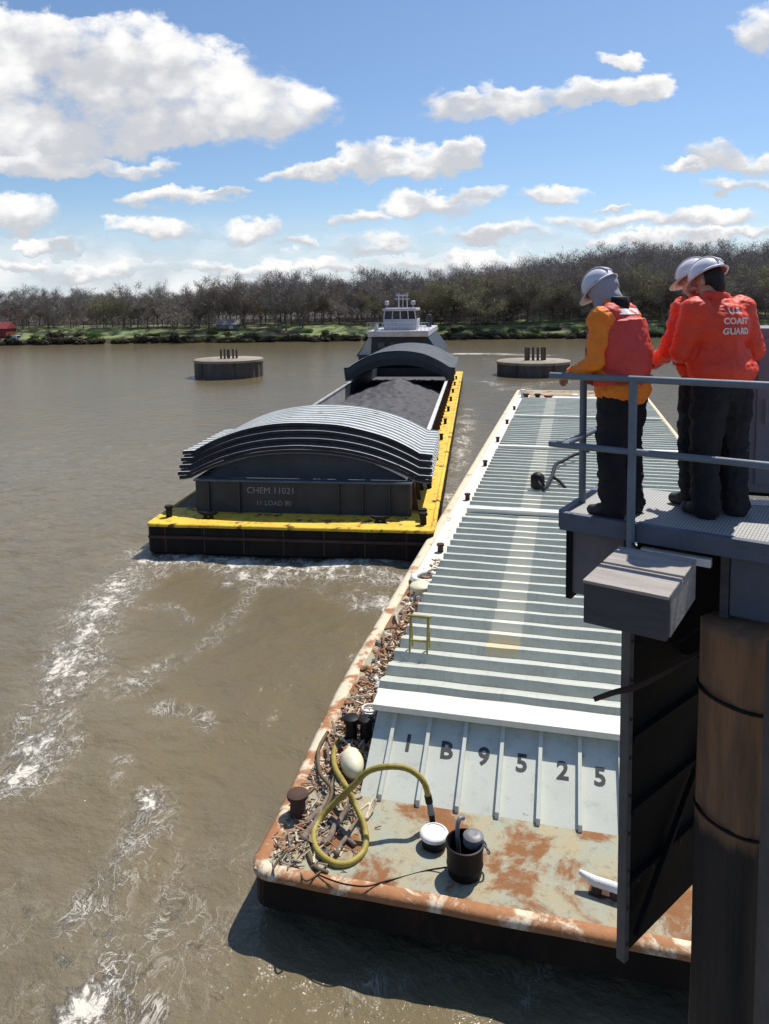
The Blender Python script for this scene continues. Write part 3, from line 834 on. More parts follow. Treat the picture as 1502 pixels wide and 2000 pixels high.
warp(mb.build('deck', M['deck_grey'], NB, smooth='all'))
# gunwale: rusted round the near end, white along the sides further up
m, g, b = bsdf('gunwale_paint')
tcn = g.n('ShaderNodeTexCoord').outputs['Object']
s = g.n('ShaderNodeSeparateXYZ'); g.set(s.inputs[0], tcn)
n1 = g.noise(tcn, 1.7, 9, .68, .4); n2 = g.noise(tcn, 9, 5, .7)
amt = g.ramp(s.outputs[1], .5, 14.0, .125, -.05, False)
mk = g.ramp(g.math('ADD', n1, amt), .52, .63)
paint = g.mix(n2, (.78, .71, .55), (.56, .43, .27))
rust = g.mix(n2, (.46, .20, .075), (.24, .10, .04))
g.set(b.inputs['Base Color'], g.mix(mk, paint, rust)); b.inputs['Roughness'].default_value = .8
bn = g.n('ShaderNodeBump'); bn.inputs['Strength'].default_value = .6; bn.inputs['Distance'].default_value = .02
g.set(bn.inputs['Height'], n2); g.set(b.inputs['Normal'], bn.outputs[0])
M['gunwale_paint'] = m
warp(rim_build('gunwale', m, NB, BW, 0, BL, .3, .24, -.06, .055))
# white painted side deck on the far stretch
warp(MB().grid(lambda u, v: (.20 + u * .86, 11.5 + v * 44, .050 + .004 * mnoise.noise((u * 4, v * 60, 5))), 6, 80).build('side_deck', M['white_paint'], NB))
CU0, CU1 = 1.10, 9.57
RV0, RV1, RZ = 1.88, 3.12, .80
# sloping end bulkhead with its ribs
mb = MB()
mb.hexa([(CU0, RV0, .004), (CU1, RV0, .004), (CU1, RV1 + .3, .004), (CU0, RV1 + .3, .004), (CU0, RV1, RZ), (CU1, RV1, RZ), (CU1, RV1 + .3, RZ), (CU0, RV1 + .3, RZ)])
mb.build('end_bulkhead', M['plate_grey'], NB)
sl = Vector((0, RV1 - RV0, RZ)).normalized(); nr = Vector((0, -sl.z, sl.y)); LEN = Vector((0, RV1 - RV0, RZ)).length
for k in range(13):
    u = nl(770 + 0, 1400, RZ).x + .632 * k + .02
    if u > CU1: break
    mb = MB(); p0 = Vector((u, RV0 - .03, .0)); p1 = Vector((u, RV1, RZ))
    mb.hexa([p0 + Vector((-.03, 0, 0)), p0 + Vector((.03, 0, 0)), p1 + Vector((.03, 0, 0)), p1 + Vector((-.03, 0, 0)),
             p0 + nr * .09 + Vector((-.03, .08, .05)), p0 + nr * .09 + Vector((.03, .08, .05)), p1 + nr * .09 + Vector((.03, 0, 0)), p1 + nr * .09 + Vector((-.03, 0, 0))])
    mb.build('rib', M['plate_grey'], NB)
# marks on the bulkhead, one per bay
for ch, (px, py) in zip('IB9525', [(797, 1453), (872, 1467), (945, 1479), (1019, 1492), (1099, 1507), (1172, 1519)]):
    best = None
    for i in range(3000):        # where the line of sight meets the sloping plate
        h = RZ * i / 2999; q = nl(px, py, h); e = abs(q.y - (RV0 + (RV1 - RV0) * h / RZ))
        if best is None or e < best[0]: best = (e, q)
    q = best[1] + nr * .007
    R3 = Matrix((Vector((1, 0, 0)), sl, nr)).transposed()
    o = text_obj(ch, .40, Matrix.Translation(q) @ R3.to_4x4(), M['letter'], NB, 'lettering', .011)
# coaming under the covers
mb = MB()
mb.box(CU0, CU1, RV1 + .02, RV1 + .29, RZ, .9)
mb.box(CU0, CU0 + .12, RV1 + .3, 46.2, 0, .9); mb.box(CU1 - .12, CU1, RV1 + .3, 46.2, 0, .9); mb.box(CU0, CU1, 46.2, 46.3, 0, .9)
mb.build('coaming', M['plate_grey'], NB)
for k in range(28):
    v = 4.2 + k * 1.5
    MB().beam((CU0 - .09, v, .0), (CU0 - .005, v, .78), .05, .09, (1, 0, 0)).build('coaming_bracket', M['plate_grey'], NB)
# hatch covers: sharp transverse ribs
def hatch_cover(v0, v1, lip):
    prof = [(v0, .86), (v0, 1.0), (v0 + .02, 1.02), (v0 + lip, 1.02), (v0 + lip, .94)]
    v = v0 + lip + .04
    while v + .6 < v1:
        prof += [(v, .93), (v + .085, 1.10), (v + .20, 1.10), (v + .58, .94)]
        v += .60
    prof += [(v1 - .06, .94), (v1 - .03, 1.0), (v1, 1.0)]
    N = len(prof); mb = MB(); us = [CU0 - .10, CU0 - .02] + [CU0 + .25 * i for i in range(1, 34)] + [CU1 + .02, CU1 + .10]
    vs = []
    for u in us: vs += [(u, a + .012 * mnoise.noise((u * .9, a * 2.1, 4)), z + (.014 * mnoise.noise((u * 1.3, a * 1.7, 9)) if z > .9 else 0)) for a, z in prof]
    vs += [(us[0], a, .84) for a, z in prof] + [(us[-1], a, .84) for a, z in prof]
    fs = [(j * N + i, (j + 1) * N + i, (j + 1) * N + i + 1, j * N + i + 1) for j in range(len(us) - 1) for i in range(N - 1)]
    e = len(us) * N
    fs += [(i, i + 1, e + i + 1, e + i) for i in range(N - 1)] + [(e - N + i, e + N + i, e + N + i + 1, e - N + i + 1) for i in range(N - 1)]
    mb.add(vs, fs)
    return mb.build('hatch_cover', M['cover_paint'], NB)
covers = [(3.42, 15.32), (15.62, 26.6), (26.9, 36.6), (36.9, 46.2)]
for i, (a, c) in enumerate(covers):
    hatch_cover(a, c, .12)
    if i: MB().box(CU0 - .08, CU1 + .08, a - .16, a + .12, .98, 1.14).build('cover_flange', M['flange'], NB, bev=.01)
# the broad bright lip over the bulkhead
MB().hexa([(CU0 - .06, 2.98, .90), (CU1 + .06, 2.98, .90), (CU1 + .06, 3.46, .95), (CU0 - .06, 3.46, .95), (CU0 - .06, 2.98, 1.01), (CU1 + .06, 2.98, 1.01), (CU1 + .06, 3.46, 1.06), (CU0 - .06, 3.46, 1.06)]).build('cover_lip', M['flange'], NB, bev=.012)
# far deck fittings
mb = MB(); mb.box(CU0, CU1, 46.35, 46.5, 0, .55); mb.build('end_coaming', M['rust_brown'], NB)
for (u, v, hgt, r, mt) in [(1.0, 50.5, .8, .22, 'rust_brown'), (1.9, 50.5, .8, .22, 'rust_brown'), (2.75, 50.0, .75, .3, 'red'), (.55, 54, .7, .2, 'white'), (4.8, 52, .6, .25, 'white')]:
    MB().lathe([(r, 0), (r * .85, .08), (r * .8, hgt * .8), (r * 1.15, hgt * .85), (r * 1.1, hgt)], (u, v, 0), 14).build('bollard', M[mt], NB, smooth=True)
MB().hexa([(2.9, 50.6, 0), (7.8, 50.6, 0), (7.8, 51.4, 0), (2.9, 51.4, 0), (3.0, 50.6, .5), (7.8, 50.6, .5), (7.8, 51.4, .5), (3.0, 51.4, .5)]).build('winch_base', M['white'], NB, bev=.03)
# kevel on the near deck
def kevel(c, rz, L=.62):
    o = MB(); R = Matrix.Rotation(rz, 3, 'Z')
    T = lambda x, y, z: Vector(c) + R @ Vector((x, y, z))
    o.tube([T(-.13, 0, 0), T(-.10, 0, .16)], [.075, .06], 10, 1); o.tube([T(.13, 0, 0), T(.10, 0, .16)], [.075, .06], 10, 1)
    o.tube([T(-L * .58, 0, .25), T(-L * .4, 0, .21), T(-.15, 0, .18), T(.15, 0, .18), T(L * .4, 0, .21), T(L * .58, 0, .25)], [.03, .055, .07, .07, .055, .03], 10)
    o.hexa([T(-.25, -.12, .004), T(.25, -.12, .004), T(.25, .12, .004), T(-.25, .12, .004), T(-.22, -.1, .03), T(.22, -.1, .03), T(.22, .1, .03), T(-.22, .1, .03)], 1)
    return o
q = nl(1183, 1752); kevel((q.x, q.y, 0), radians(-12)).build('kevel', [M['white'], M['rust_brown']], NB, smooth=True)
# timberhead at the rail and a double bitt by the bulkhead
q = nl(573, 1592)
MB().lathe([(.13, 0), (.12, .30), (.17, .32), (.17, .38), (.12, .40)], (q.x + .08, q.y, 0), 16).build('timberhead', M['rust_brown'], NB, smooth=True)
q = nl(700, 1452)
mb = MB()
for dx in (-.13, .15): mb.lathe([(.12, 0), (.11, .42), (.15, .44), (.15, .50), (.10, .52)], (q.x + dx, q.y + .1 * dx, 0), 16)
mb.box(q.x - .3, q.x + .32, q.y - .14, q.y + .14, 0, .03); mb.build('double_bitt', M['black'], NB, smooth=True)
q = nl(740, 1405)
for i in range(6):
    u = .25
    v = 14 + i * 6.5
    MB().lathe([(.10, 0), (.09, .22), (.13, .24), (.12, .3)], (u + .12, v, .02), 12).build('timberhead', M['rust_brown'], NB, smooth=True)
# grab bars along the coaming
for k in range(7):
    v = 12 + k * 4.2
    MB().tube([(CU0 - .02, v, .3), (CU0 - .13, v, .3), (CU0 - .13, v + .8, .3), (CU0 - .02, v + .8, .3)], .016, 6).build('grab_bar', M['white'], NB)

# ------------------------------------------------------------------ gear lying on the near barge
# big yellow hose: rises from the deck loop, arches over the bulkhead
def W(x, y, h): return nw(x, y, h)
hose = [W(838, 1565, .42), W(828, 1528, .72), W(800, 1503, .88), W(762, 1497, .95), W(720, 1506, .86), W(690, 1535, .62), W(655, 1567, .30), W(625, 1600, .10), W(612, 1632, .06), W(622, 1664, .06), W(655, 1687, .06), W(690, 1682, .06), W(713, 1655, .06), W(712, 1615, .08), W(695, 1575, .16), W(680, 1545, .34), W(672, 1530, .40), W(655, 1500, .2), W(652, 1470, .08), W(662, 1440, .08)]
ho = thing('suction_hose', 'thick yellow hose looped on the rusty near barge deck and arching to the bulkhead', 'hose', NA)
def rel(pts, o): return [Vector(p) - o.location for p in pts]
pts = curve_pts(rel(hose, ho), 9)
rad = [.047 + .002 * sin(i * 2.1) for i in range(len(pts))]
MB().tube(pts, rad, 12).build('tube', M['hose'], ho, smooth='all')
e0 = pts[0]; d0 = (pts[0] - pts[2]).normalized()
MB().tube([e0 - d0 * .10, e0 + d0 * .02], .058, 12).build('hose_clamp', M['black'], ho, smooth=True)
e1 = e0 + d0 * .02
MB().tube([e1, e1 + d0 * .10, e1 + d0 * .18], [.05, .05, .06], 12).build('coupling', M['grey_metal'], ho, smooth=True)
MB().tube([e1 + d0 * .15, e1 + d0 * .15 + Vector((.03, -.06, -.22)), e1 + d0 * .15 + Vector((.10, -.12, -.36))], [.05, .045, .05], 10).build('elbow', M['black'], ho, smooth=True)
# thinner dark hose along the rail
h2 = [W(640, 1430, .1), W(622, 1465, .12), W(625, 1510, .14), W(648, 1545, .18), W(625, 1600, .06), W(602, 1650, .05), W(612, 1690, .05), W(640, 1705, .05)]
tag(MB().tube(curve_pts(h2, 8), .032, 9).build('old_hose', M['hose_dark'], smooth='all'), 'dark brown old hose lying along the left edge of the near barge', 'hose')
cb = [W(872, 1694, .10), W(835, 1700, .03), W(790, 1712, .02), W(750, 1722, .05), W(715, 1731, .10), W(670, 1726, .10), W(630, 1712, .08), W(612, 1700, .03), W(625, 1680, .02), W(650, 1665, .02)]
tag(MB().tube(curve_pts(cb, 8), .011, 6).build('power_cable', M['black'], smooth='all'), 'thin black cable running from the black drum over the rusty barge edge', 'cable')
for lab, P in [('thin dark rope hanging over the near corner of the barge', [W(640, 1560, .1), W(600, 1600, .05), W(560, 1660, .05), W(536, 1690, .10), W(535, 1712, .02)]),
               ('frayed brown rope strewn across the rusty corner of the barge', [W(640, 1690, .03), W(600, 1720, .09), W(585, 1700, .03), W(570, 1670, .02), W(590, 1640, .02), W(620, 1650, .02)]),
               ('pale rope piece beside the foot of the grey bulkhead', [W(735, 1560, .2), W(728, 1580, .1), W(715, 1600, .04), W(722, 1570, .04), W(700, 1585, .03)])]:
    tag(MB().tube(curve_pts(P, 7), .015 if 'pale' not in lab else .022, 6).build('rope', M['debris_pale'] if 'pale' in lab else M['hose_dark'], smooth='all'), lab, 'rope')
# white-lidded bucket and black drum
p = W(848, 1652, 0); bk = thing('bucket', 'dark bucket with a dirty white lid next to the black drum', 'bucket', p)
MB().lathe([(.155, 0), (.185, .03), (.195, .17), (.2, .175)], n=28).build('pail', M['black'], bk, smooth=True)
MB().lathe([(.20, .17), (.215, .175), (.215, .205), (.20, .225), (.17, .235), (.165, .222), (.02, .226)], n=28).build('lid', M['white'], bk, smooth=True)
p = W(908, 1706, 0); dr = thing('drum', 'open black plastic drum standing on the rusty barge deck', 'drum', p, radians(12))
dr.scale = (1.12, 1.12, 1.12)
MB().lathe([(.19, 0), (.215, .03), (.225, .14), (.235, .15), (.228, .17), (.228, .36), (.24, .37), (.245, .43), (.225, .435), (.215, .40), (.205, .12), (.02, .10)], n=32).build('shell', M['black'], dr, smooth=True)
hn = [(.24 * cos(a), .24 * sin(a), .40) for a in (radians(-20),)]
MB().tube(curve_pts([(.235, -.05, .38), (.30, -.08, .30), (.31, 0, .22), (.30, .08, .30), (.235, .05, .38)], 6), .012, 6).build('handle', M['grey_metal'], dr, smooth='all')
MB().lathe([(.10, 0), (.13, .02), (.13, .12), (.09, .15), (.05, .15)], (.12, .02, .36), 16).build('pump_head', M['grey_metal'], dr, smooth=True)
MB().tube(curve_pts([(-.05, .1, .15), (-.06, .12, .5), (-.02, .16, .62), (.05, .2, .6)], 6), .03, 8).build('spout', M['grey_metal'], dr, smooth='all')
# mooring buoy / fender
p = W(690, 1520, 0); fd = thing('fender', 'cream teardrop fender float lying between the hose and the bulkhead', 'fender', p, radians(10))
mb = MB(); mb.ball((0, .12, .20), (.20, .34, .20), n=20, m=14); mb.build('float', M['buoy'], fd, smooth='all')
MB().lathe([(.05, 0), (.06, .06), (.045, .12), (.02, .14)], (0, .44, .20), 12, ax=(0, 1, 0)).build('eye', M['buoy'], fd, smooth=True)
# white fitting by the bitt
p = W(722, 1418, 0); wf = thing('valve', 'white valve fitting beside the black bitt at the corner of the hatch', 'valve', p)
MB().lathe([(.07, 0), (.07, .25), (.11, .26), (.11, .30)], n=16).build('pipe', M['white'], wf, smooth=True)
mb = MB(); mb.tube([(.14 * cos(2 * pi * k / 14), .14 * sin(2 * pi * k / 14), .36) for k in range(15)], .022, 6); mb.tube([(-.14, 0, .36), (.14, 0, .36)], .014, 6); mb.tube([(0, 0, .28), (0, 0, .37)], .02, 6)
mb.build('handwheel', M['white'], wf, smooth='all')
# life ring
p = W(832, 1136, 0.03); lr = thing('life_ring', 'white life ring lying on the white side deck', 'life ring', p)
mb = MB(); mb.tube([(.36 * cos(2 * pi * k / 32), .36 * sin(2 * pi * k / 32), .1) for k in range(33)], .1, 10, cap=False); mb.build('ring', M['white'], lr, smooth='all')
mb = MB(); mb.tube([(.47 * cos(2 * pi * k / 32), .47 * sin(2 * pi * k / 32), .1 + .03 * sin(8 * pi * k / 32)) for k in range(33)], .014, 6, cap=False); mb.build('grab_line', M['debris_pale'], lr, smooth='all')
p = W(822, 1165, .03)
tag(MB().lathe([(.26, 0), (.30, .03), (.30, .32), (.26, .36), (.06, .38)], p, 24).build('paint_drum', M['buoy'], smooth=True), 'short cream drum standing on the side deck below the life ring', 'drum')
# yellow trestle
p0 = NMI @ W(803, 1278, 1.0); p1 = NMI @ W(838, 1283, 1.0)
tsc = .8
tr = thing('trestle', 'small yellow trestle standing on the edge of the hatch covers', 'trestle', NM @ Vector((p0.x, p0.y, 1.10)), -NAZ)
wd = p1.x - p0.x
tr.scale = (.95, .7, .72)
mb = MB()
MB().beam((-.06, 0, .98), (wd + .06, 0, .98), .05, .07).build('crossbar', M['yellow_frame'], tr, bev=.008)
for x in (0, wd):
    for s_ in (-1, 1):
        MB().beam((x, .21 * s_, 0), (x, .03 * s_, .95), .04, .03).build('leg', M['yellow_frame'], tr)
MB().beam((0, -.15, .35), (wd, -.15, .35), .03, .05).build('brace', M['yellow_frame'], tr)
# dark pump gear on the covers with its line up to the railing
p = W(1050, 955, 1.1); pg = thing('submersible_pump', 'dark pump with a crooked hose lying on the hatch covers by the railing', 'pump', p, -NAZ)
MB().lathe([(.22, 0), (.26, .05), (.26, .45), (.18, .55), (.08, .6)], (0, 0, .03), 16).build('body', M['black'], pg, smooth=True)
q = [W(1050, 940, 1.45), W(1062, 955, 1.2), W(1078, 930, 1.3), W(1085, 908, 1.3), W(1100, 900, 1.3), W(1122, 888, 1.4), W(1150, 880, 1.5)]
q = [Matrix.Rotation(NAZ, 3, 'Z') @ (v - p) for v in q]
MB().tube(curve_pts(q, 6), .075, 8).build('hose', M['black'], pg, smooth='all')
MB().tube(curve_pts([q[2], q[2] + Vector((.3, -.4, -.1)), q[2] + Vector((.5, -1.0, -.18))], 6), .06, 8).build('hose_tail', M['black'], pg, smooth='all')

# drift debris heaped on the side deck
def debris_heap():
    r = random.Random(3); mb = MB()
    for i in range(2600):
        v = r.choice([r.uniform(2.2, 3.9), r.uniform(3.6, 9.5), r.uniform(3.6, 9.5), r.uniform(3.6, 9.5), r.uniform(9.0, 13.2)])
        u = .10 + abs(r.gauss(.45, .26))
        if u > 1.04: u = r.uniform(.2, 1.0)
        hmax = .30 * exp(-((u - .62) / .33) ** 2) * (1 if 3.4 < v < 9.5 else .45)
        p = Vector((u, v, .02 + r.random() * hmax)); a = r.uniform(0, pi)
        d = Vector((cos(a), sin(a), r.uniform(-.25, .35))); L = r.uniform(.03, .17)
        mi = r.choice([0, 0, 0, 1, 1, 2])
        w = r.uniform(.008, .045)
        mb.beam(p - d * L / 2, p + d * L / 2, w, w * r.uniform(.3, .9), mi=mi)
    for i in range(420):          # leaf litter in the near corner
        u, v = abs(r.gauss(.55, .35)) + .1, r.uniform(.15, 2.4)
        p = Vector((u, v, .02 + .08 * r.random())); a = r.uniform(0, pi); d = Vector((cos(a), sin(a), r.uniform(-.2, .3))); L = r.uniform(.03, .22)
        mb.beam(p - d * L / 2, p + d * L / 2, r.uniform(.006, .03), .012, mi=r.choice([0, 1, 2, 2]))
    for i in range(170):
        v = r.choice([r.uniform(3.6, 9.5), r.uniform(3.6, 9.5), r.uniform(9.0, 12.5)]); u = r.uniform(.05, .98)
        q = r.uniform(.03, .11); n0 = len(mb.v)
        mb.ball((u, v, .05 + r.uniform(0, .2) * exp(-((u - .62) / .33) ** 2)), (q * r.uniform(.8, 1.6), q * r.uniform(.8, 1.6), q * .6), r.choice([0, 0, 1, 3, 2]), 7, 5)
        for k in range(n0, len(mb.v)):
            c = Vector(mb.v[k]); w = mnoise.noise_vector(c * 9) * q * .55; mb.v[k] = tuple(c + w)
    for i in range(46):
        v = r.uniform(2.4, 11.5); u = r.uniform(.1, .95); a = r.gauss(pi / 2, .7); L = r.uniform(.25, .8)
        d = Vector((cos(a), sin(a), r.uniform(-.05, .12)))
        p = Vector((min(max(u, .1 + abs(d.x) * L / 2), 1.0 - abs(d.x) * L / 2), v, r.uniform(.10, .26)))
        mb.tube(curve_pts([p - d * L / 2, p + Vector((0, r.uniform(-.05, .05), .03)), p + d * L / 2], 3), [r.uniform(.012, .028)] * 7, 5, r.choice([2, 2, 1, 0]))
    me = mb.mesh('drift_debris', [M['debris'], M['debris_pale'], M['drift'], M['white']])
    me.transform(NM)
    tag(link('drift_debris', me), 'rust brown drift debris heaped along the left side deck of the near barge', 'debris', kind='stuff')
debris_heap()
for lab, P in [('tangled dark rope across the rusty debris below the trestle', [(.3, 5.2), (.7, 5.6), (.4, 6.1), (.8, 6.5), (.35, 6.8), (.6, 7.4), (.9, 7.0), (.5, 6.4)]),
               ('long brown rope trailing along the side deck beside the hatch edge', [(.9, 3.7), (.75, 4.6), (.95, 5.6), (.8, 7.2), (.92, 8.6), (.6, 9.6), (.85, 10.6)]),
               ('black cable draped from the double bitt over the side rail', [(.62, 3.5), (.4, 3.9), (.12, 4.3), (-.05, 4.4), (-.12, 4.5)])]:
    rr_ = random.Random(len(lab))
    pts = [NM @ Vector((u, v, .30 - .5 * abs(u - .6) + rr_.uniform(-.03, .03))) for u, v in P]
    tag(MB().tube(curve_pts(pts, 7), .018, 6).build('rope', M['hose_dark'] if 'black' not in lab else M['black'], smooth='all'), lab, 'rope')
LOGS = [([W(600, 1610, .06), W(640, 1560, .12), W(655, 1510, .2)], .05, 'bleached driftwood branch leaning by the dark timberhead'),
        ([W(650, 1600, .05), W(690, 1650, .06)], .06, 'short dark driftwood piece inside the hose loop'),
        ([W(632, 1650, .05), W(665, 1600, .12), W(690, 1560, .2)], .055, 'grey crooked driftwood branch crossing under the hose loop'),
        ([W(590, 1640, .05), W(620, 1600, .08), W(630, 1570, .12)], .06, 'thick driftwood stub between the rail and the hose'),
        ([W(655, 1670, .05), W(680, 1625, .10), W(700, 1600, .08)], .04, 'thin brown driftwood stick lying in the hose loop')]
for P, r_, lab in LOGS:
    pts = curve_pts(P, 6); pts = [p + Vector((rnd.gauss(0, .012), rnd.gauss(0, .012), rnd.gauss(0, .008))) for p in pts]
    tag(MB().tube(pts, [r_ * (1 - .5 * i / len(pts)) for i in range(len(pts))], 8).build('driftwood', M['drift'], smooth='all'), lab, 'driftwood', 'driftwood on the near barge')

# ------------------------------------------------------------------ coal barge with yellow decks
YA = on_z(285, 1025, 1.1); YAZ = radians(7.0); YW = 10.35
YB = thing('coal_barge', 'open coal barge with yellow decks and stacked arched covers', 'barge', YA, -YAZ)
hull_rings(YW, 59.4, [(0, 0, 59.4), (-1.0, .0, 59.4), (-2.6, 3, 57)], .25).build('hull', M['hull_black'], YB)
mb = MB()
for (x0, x1, y0, y1, nu_, nv_) in ((.04, YW - .04, .04, 1.80, 24, 6), (.04, 1.26, 1.80, 54.0, 5, 120), (9.38, YW - .04, 1.80, 54.0, 5, 120), (.04, YW - .04, 54.0, 59.35, 24, 14)):
    mb.grid(lambda u, v: (x0 + u * (x1 - x0), y0 + v * (y1 - y0), .022 + .010 * mnoise.noise(((x0 + u * (x1 - x0)) * 1.2, (y0 + v * (y1 - y0)), 8))), nu_, nv_)
for i, f in enumerate(mb.f):
    c_ = mb.v[f[0]]
    if c_[0] < 1.3 and c_[1] > 2.0: mb.m[i] = 1
M['dirty_deck'] = mat('dirty_deck', (.16, .12, .07), (.09, .07, .05), 1.2, .85, bump=.4, rust=.4)
mb.build('deck', [M['yellow'], M['dirty_deck']], YB, smooth='all')
MB().box(1.33, 9.31, 1.86, 53.9, .004, .02).build('hold_floor', M['coal'], YB)
rim_build('gunwale', M['yellow'], YB, YW, 0, 59.4, .25, .16, -.05, .06)
KU0, KU1, KV0, KV1, KH = 1.22, 9.42, 1.75, 54.0, 1.22
MB().box(KU0, KU1, KV0, KV0 + .1, 0, KH).build('end_coaming', M['navy'], YB)
mb = MB(); mb.box(KU1 - .1, KU1, KV0 + .1, KV1, 0, KH); mb.build('side_coaming', M['rust_brown'], YB)
mb = MB(); mb.box(KU0, KU0 + .1, KV0 + .1, 34.0, 0, KH); mb.build('side_coaming', M['inner_steel'], YB)
mb = MB(); mb.box(KU0, KU0 + .1, 34.0, KV1, 0, KH); mb.build('side_coaming', M['navy'], YB)  # shade below the far covers put into a darker wall colour
MB().box(KU0, KU1, KV1, KV1 + .1, 0, KH).build('end_coaming', M['navy'], YB)
MB().box(KU0 - .05, KU1 + .05, KV0 - .10, KV0 + .25, KH, KH + .07).build('coaming_flange', M['navy_light'], YB, bev=.01)
for u0, mt in ((KU0 - .06, 'inner_steel'), (KU1 - .16, 'cover_top')): MB().box(u0, u0 + .22, KV0 + .26, KV1, KH, KH + .06).build('coaming_flange', M[mt], YB)
for k in range(6):
    u = KU0 + .5 + [0, 1.2, 5.0, 5.9, 6.9, 7.6][k]
    MB().box(u, u + .06, KV0 - .12, KV0 - .003, .0, KH - .01).build('stiffener', M['navy'], YB)
for k in range(34):
    v = 2.6 + k * 1.5
    MB().hexa([(KU1 + .003, v, 0.01), (KU1 + .22, v, 0.01), (KU1 + .22, v + .05, 0.01), (KU1 + .003, v + .05, 0.01), (KU1 + .003, v, KH - .1), (KU1 + .05, v, KH - .1), (KU1 + .05, v + .05, KH - .1), (KU1 + .003, v + .05, KH - .1)]).build('coaming_bracket', M['rust_brown'], YB)
Rf = Matrix(((1, 0, 0), (0, 0, -1), (0, 1, 0))).to_4x4()
M['mark_grey'] = mat('mark_grey', (.30, .30, .31), (.20, .20, .21), 8, .7, dirt=.6)
text_obj('CHEM 11021', .34, Matrix.Translation((4.15, KV0 - .008, .88)) @ Rf, M['mark_grey'], YB)
text_obj('11 LOAD 80', .26, Matrix.Translation((4.25, KV0 - .008, .40)) @ Rf, M['mark_grey'], YB)
# deck fittings on the bow
for (u, v) in [(2.0, .9), (8.4, .9)]:
    kevel((u, v, 0), 0).build('kevel', [M['black'], M['black']], YB, smooth=True)
for (u, v) in [(.45, 1.0), (9.95, .8), (9.9, 1.3)]:
    MB().lathe([(.12, 0), (.11, .34), (.16, .36), (.15, .44)], (u, v, 0), 14).build('timberhead', M['black'], YB, smooth=True)
for k in range(9):
    MB().lathe([(.10, 0), (.09, .28), (.13, .3), (.12, .36)], (9.85, 6 + k * 5.6, 0), 12).build('timberhead', M['black'], YB, smooth=True)
MB().tube([(.1, -.03, -.42), (YW - .1, -.03, -.42)], .06, 8).build('rub_rail', M['rust_brown'], YB, smooth=True)
for k in range(7):
    MB().box(.7 + k * 1.45, .74 + k * 1.45, -.012, .002, -.98, -.06).build('weld_seam', M['rust_brown'], YB)
# arched covers
def arch(x, H, hw):
    a = abs(x) / hw
    if a <= .90: return H * (1 - (a / .97) ** 2.3) ** 1.0
    z0 = H * (1 - (.90 / .97) ** 2.3)
    return z0 - (a - .90) * H * .25
def arched_cover(v0, v1, zb, H, hw, th=.05, ripple=.5, mats=('cover_top', 'cover_shaded')):
    nu = 41; vs = []; fs = []
    vv = []
    n = max(1, int(round((v1 - v0) / ripple))); st = (v1 - v0) / n
    for i in range(n): vv += [(v0 + i * st, .085), (v0 + i * st + st * .40, .085), (v0 + i * st + st * .46, 0), (v0 + (i + .94) * st, 0)]
    vv.append((v1, .085))
    for lay in (0, 1):
        for v, dz in vv:
            for i in range(nu):
                x = (-1 + 2 * i / (nu - 1)) * hw
                z = zb + arch(x, H, hw) + dz - lay * th - (lay * dz) + .02 * mnoise.noise((x * .9, v * .8, zb * 7))
                vs.append((5.32 + x, v, z))
    mb = MB(); nv = len(vv); o = nv * nu
    top = [(j * nu + i, j * nu + i + 1, (j + 1) * nu + i + 1, (j + 1) * nu + i) for j in range(nv - 1) for i in range(nu - 1)]
    bot = [tuple(o + k for k in f[::-1]) for f in top]
    edge = [(i, o + i, o + i + 1, i + 1) for i in range(nu - 1)]
    e2 = [((nv - 1) * nu + i, (nv - 1) * nu + i + 1, o + (nv - 1) * nu + i + 1, o + (nv - 1) * nu + i) for i in range(nu - 1)]
    e3 = [(j * nu, (j + 1) * nu, o + (j + 1) * nu, o + j * nu) for j in range(nv - 1)] + [(j * nu + nu - 1, o + j * nu + nu - 1, o + (j + 1) * nu + nu - 1, (j + 1) * nu + nu - 1) for j in range(nv - 1)]
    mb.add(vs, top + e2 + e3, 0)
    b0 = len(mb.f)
    for f in bot + edge: mb.f.append(f); mb.m.append(1)  # underside and near edge: their shade is put into the dark colour
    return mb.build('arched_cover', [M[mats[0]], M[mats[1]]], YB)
for k, (zb, H, dv) in enumerate([(1.24, 1.24, .60), (1.47, 1.27, .40), (1.70, 1.30, .20), (1.93, 1.33, .0)]):
    arched_cover(KV0 + .75 - dv * .9, KV0 + 6.2 - .1 * k, zb, H, 4.88)
    # end frame of each cover: a curved dark channel with a pale lower lip
    mb = MB(); v = KV0 + .7 - dv * .9
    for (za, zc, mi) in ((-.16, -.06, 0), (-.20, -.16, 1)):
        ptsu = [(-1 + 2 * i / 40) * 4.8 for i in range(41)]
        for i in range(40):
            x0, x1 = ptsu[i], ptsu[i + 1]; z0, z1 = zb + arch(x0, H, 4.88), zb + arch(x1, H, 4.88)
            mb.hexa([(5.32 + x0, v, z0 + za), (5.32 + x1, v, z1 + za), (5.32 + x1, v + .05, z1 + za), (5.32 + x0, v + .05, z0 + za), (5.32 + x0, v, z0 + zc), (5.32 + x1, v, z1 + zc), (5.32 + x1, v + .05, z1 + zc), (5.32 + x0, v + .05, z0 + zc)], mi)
    mb.build('cover_end_frame', [M['cover_shaded'], M['navy_light']], YB)
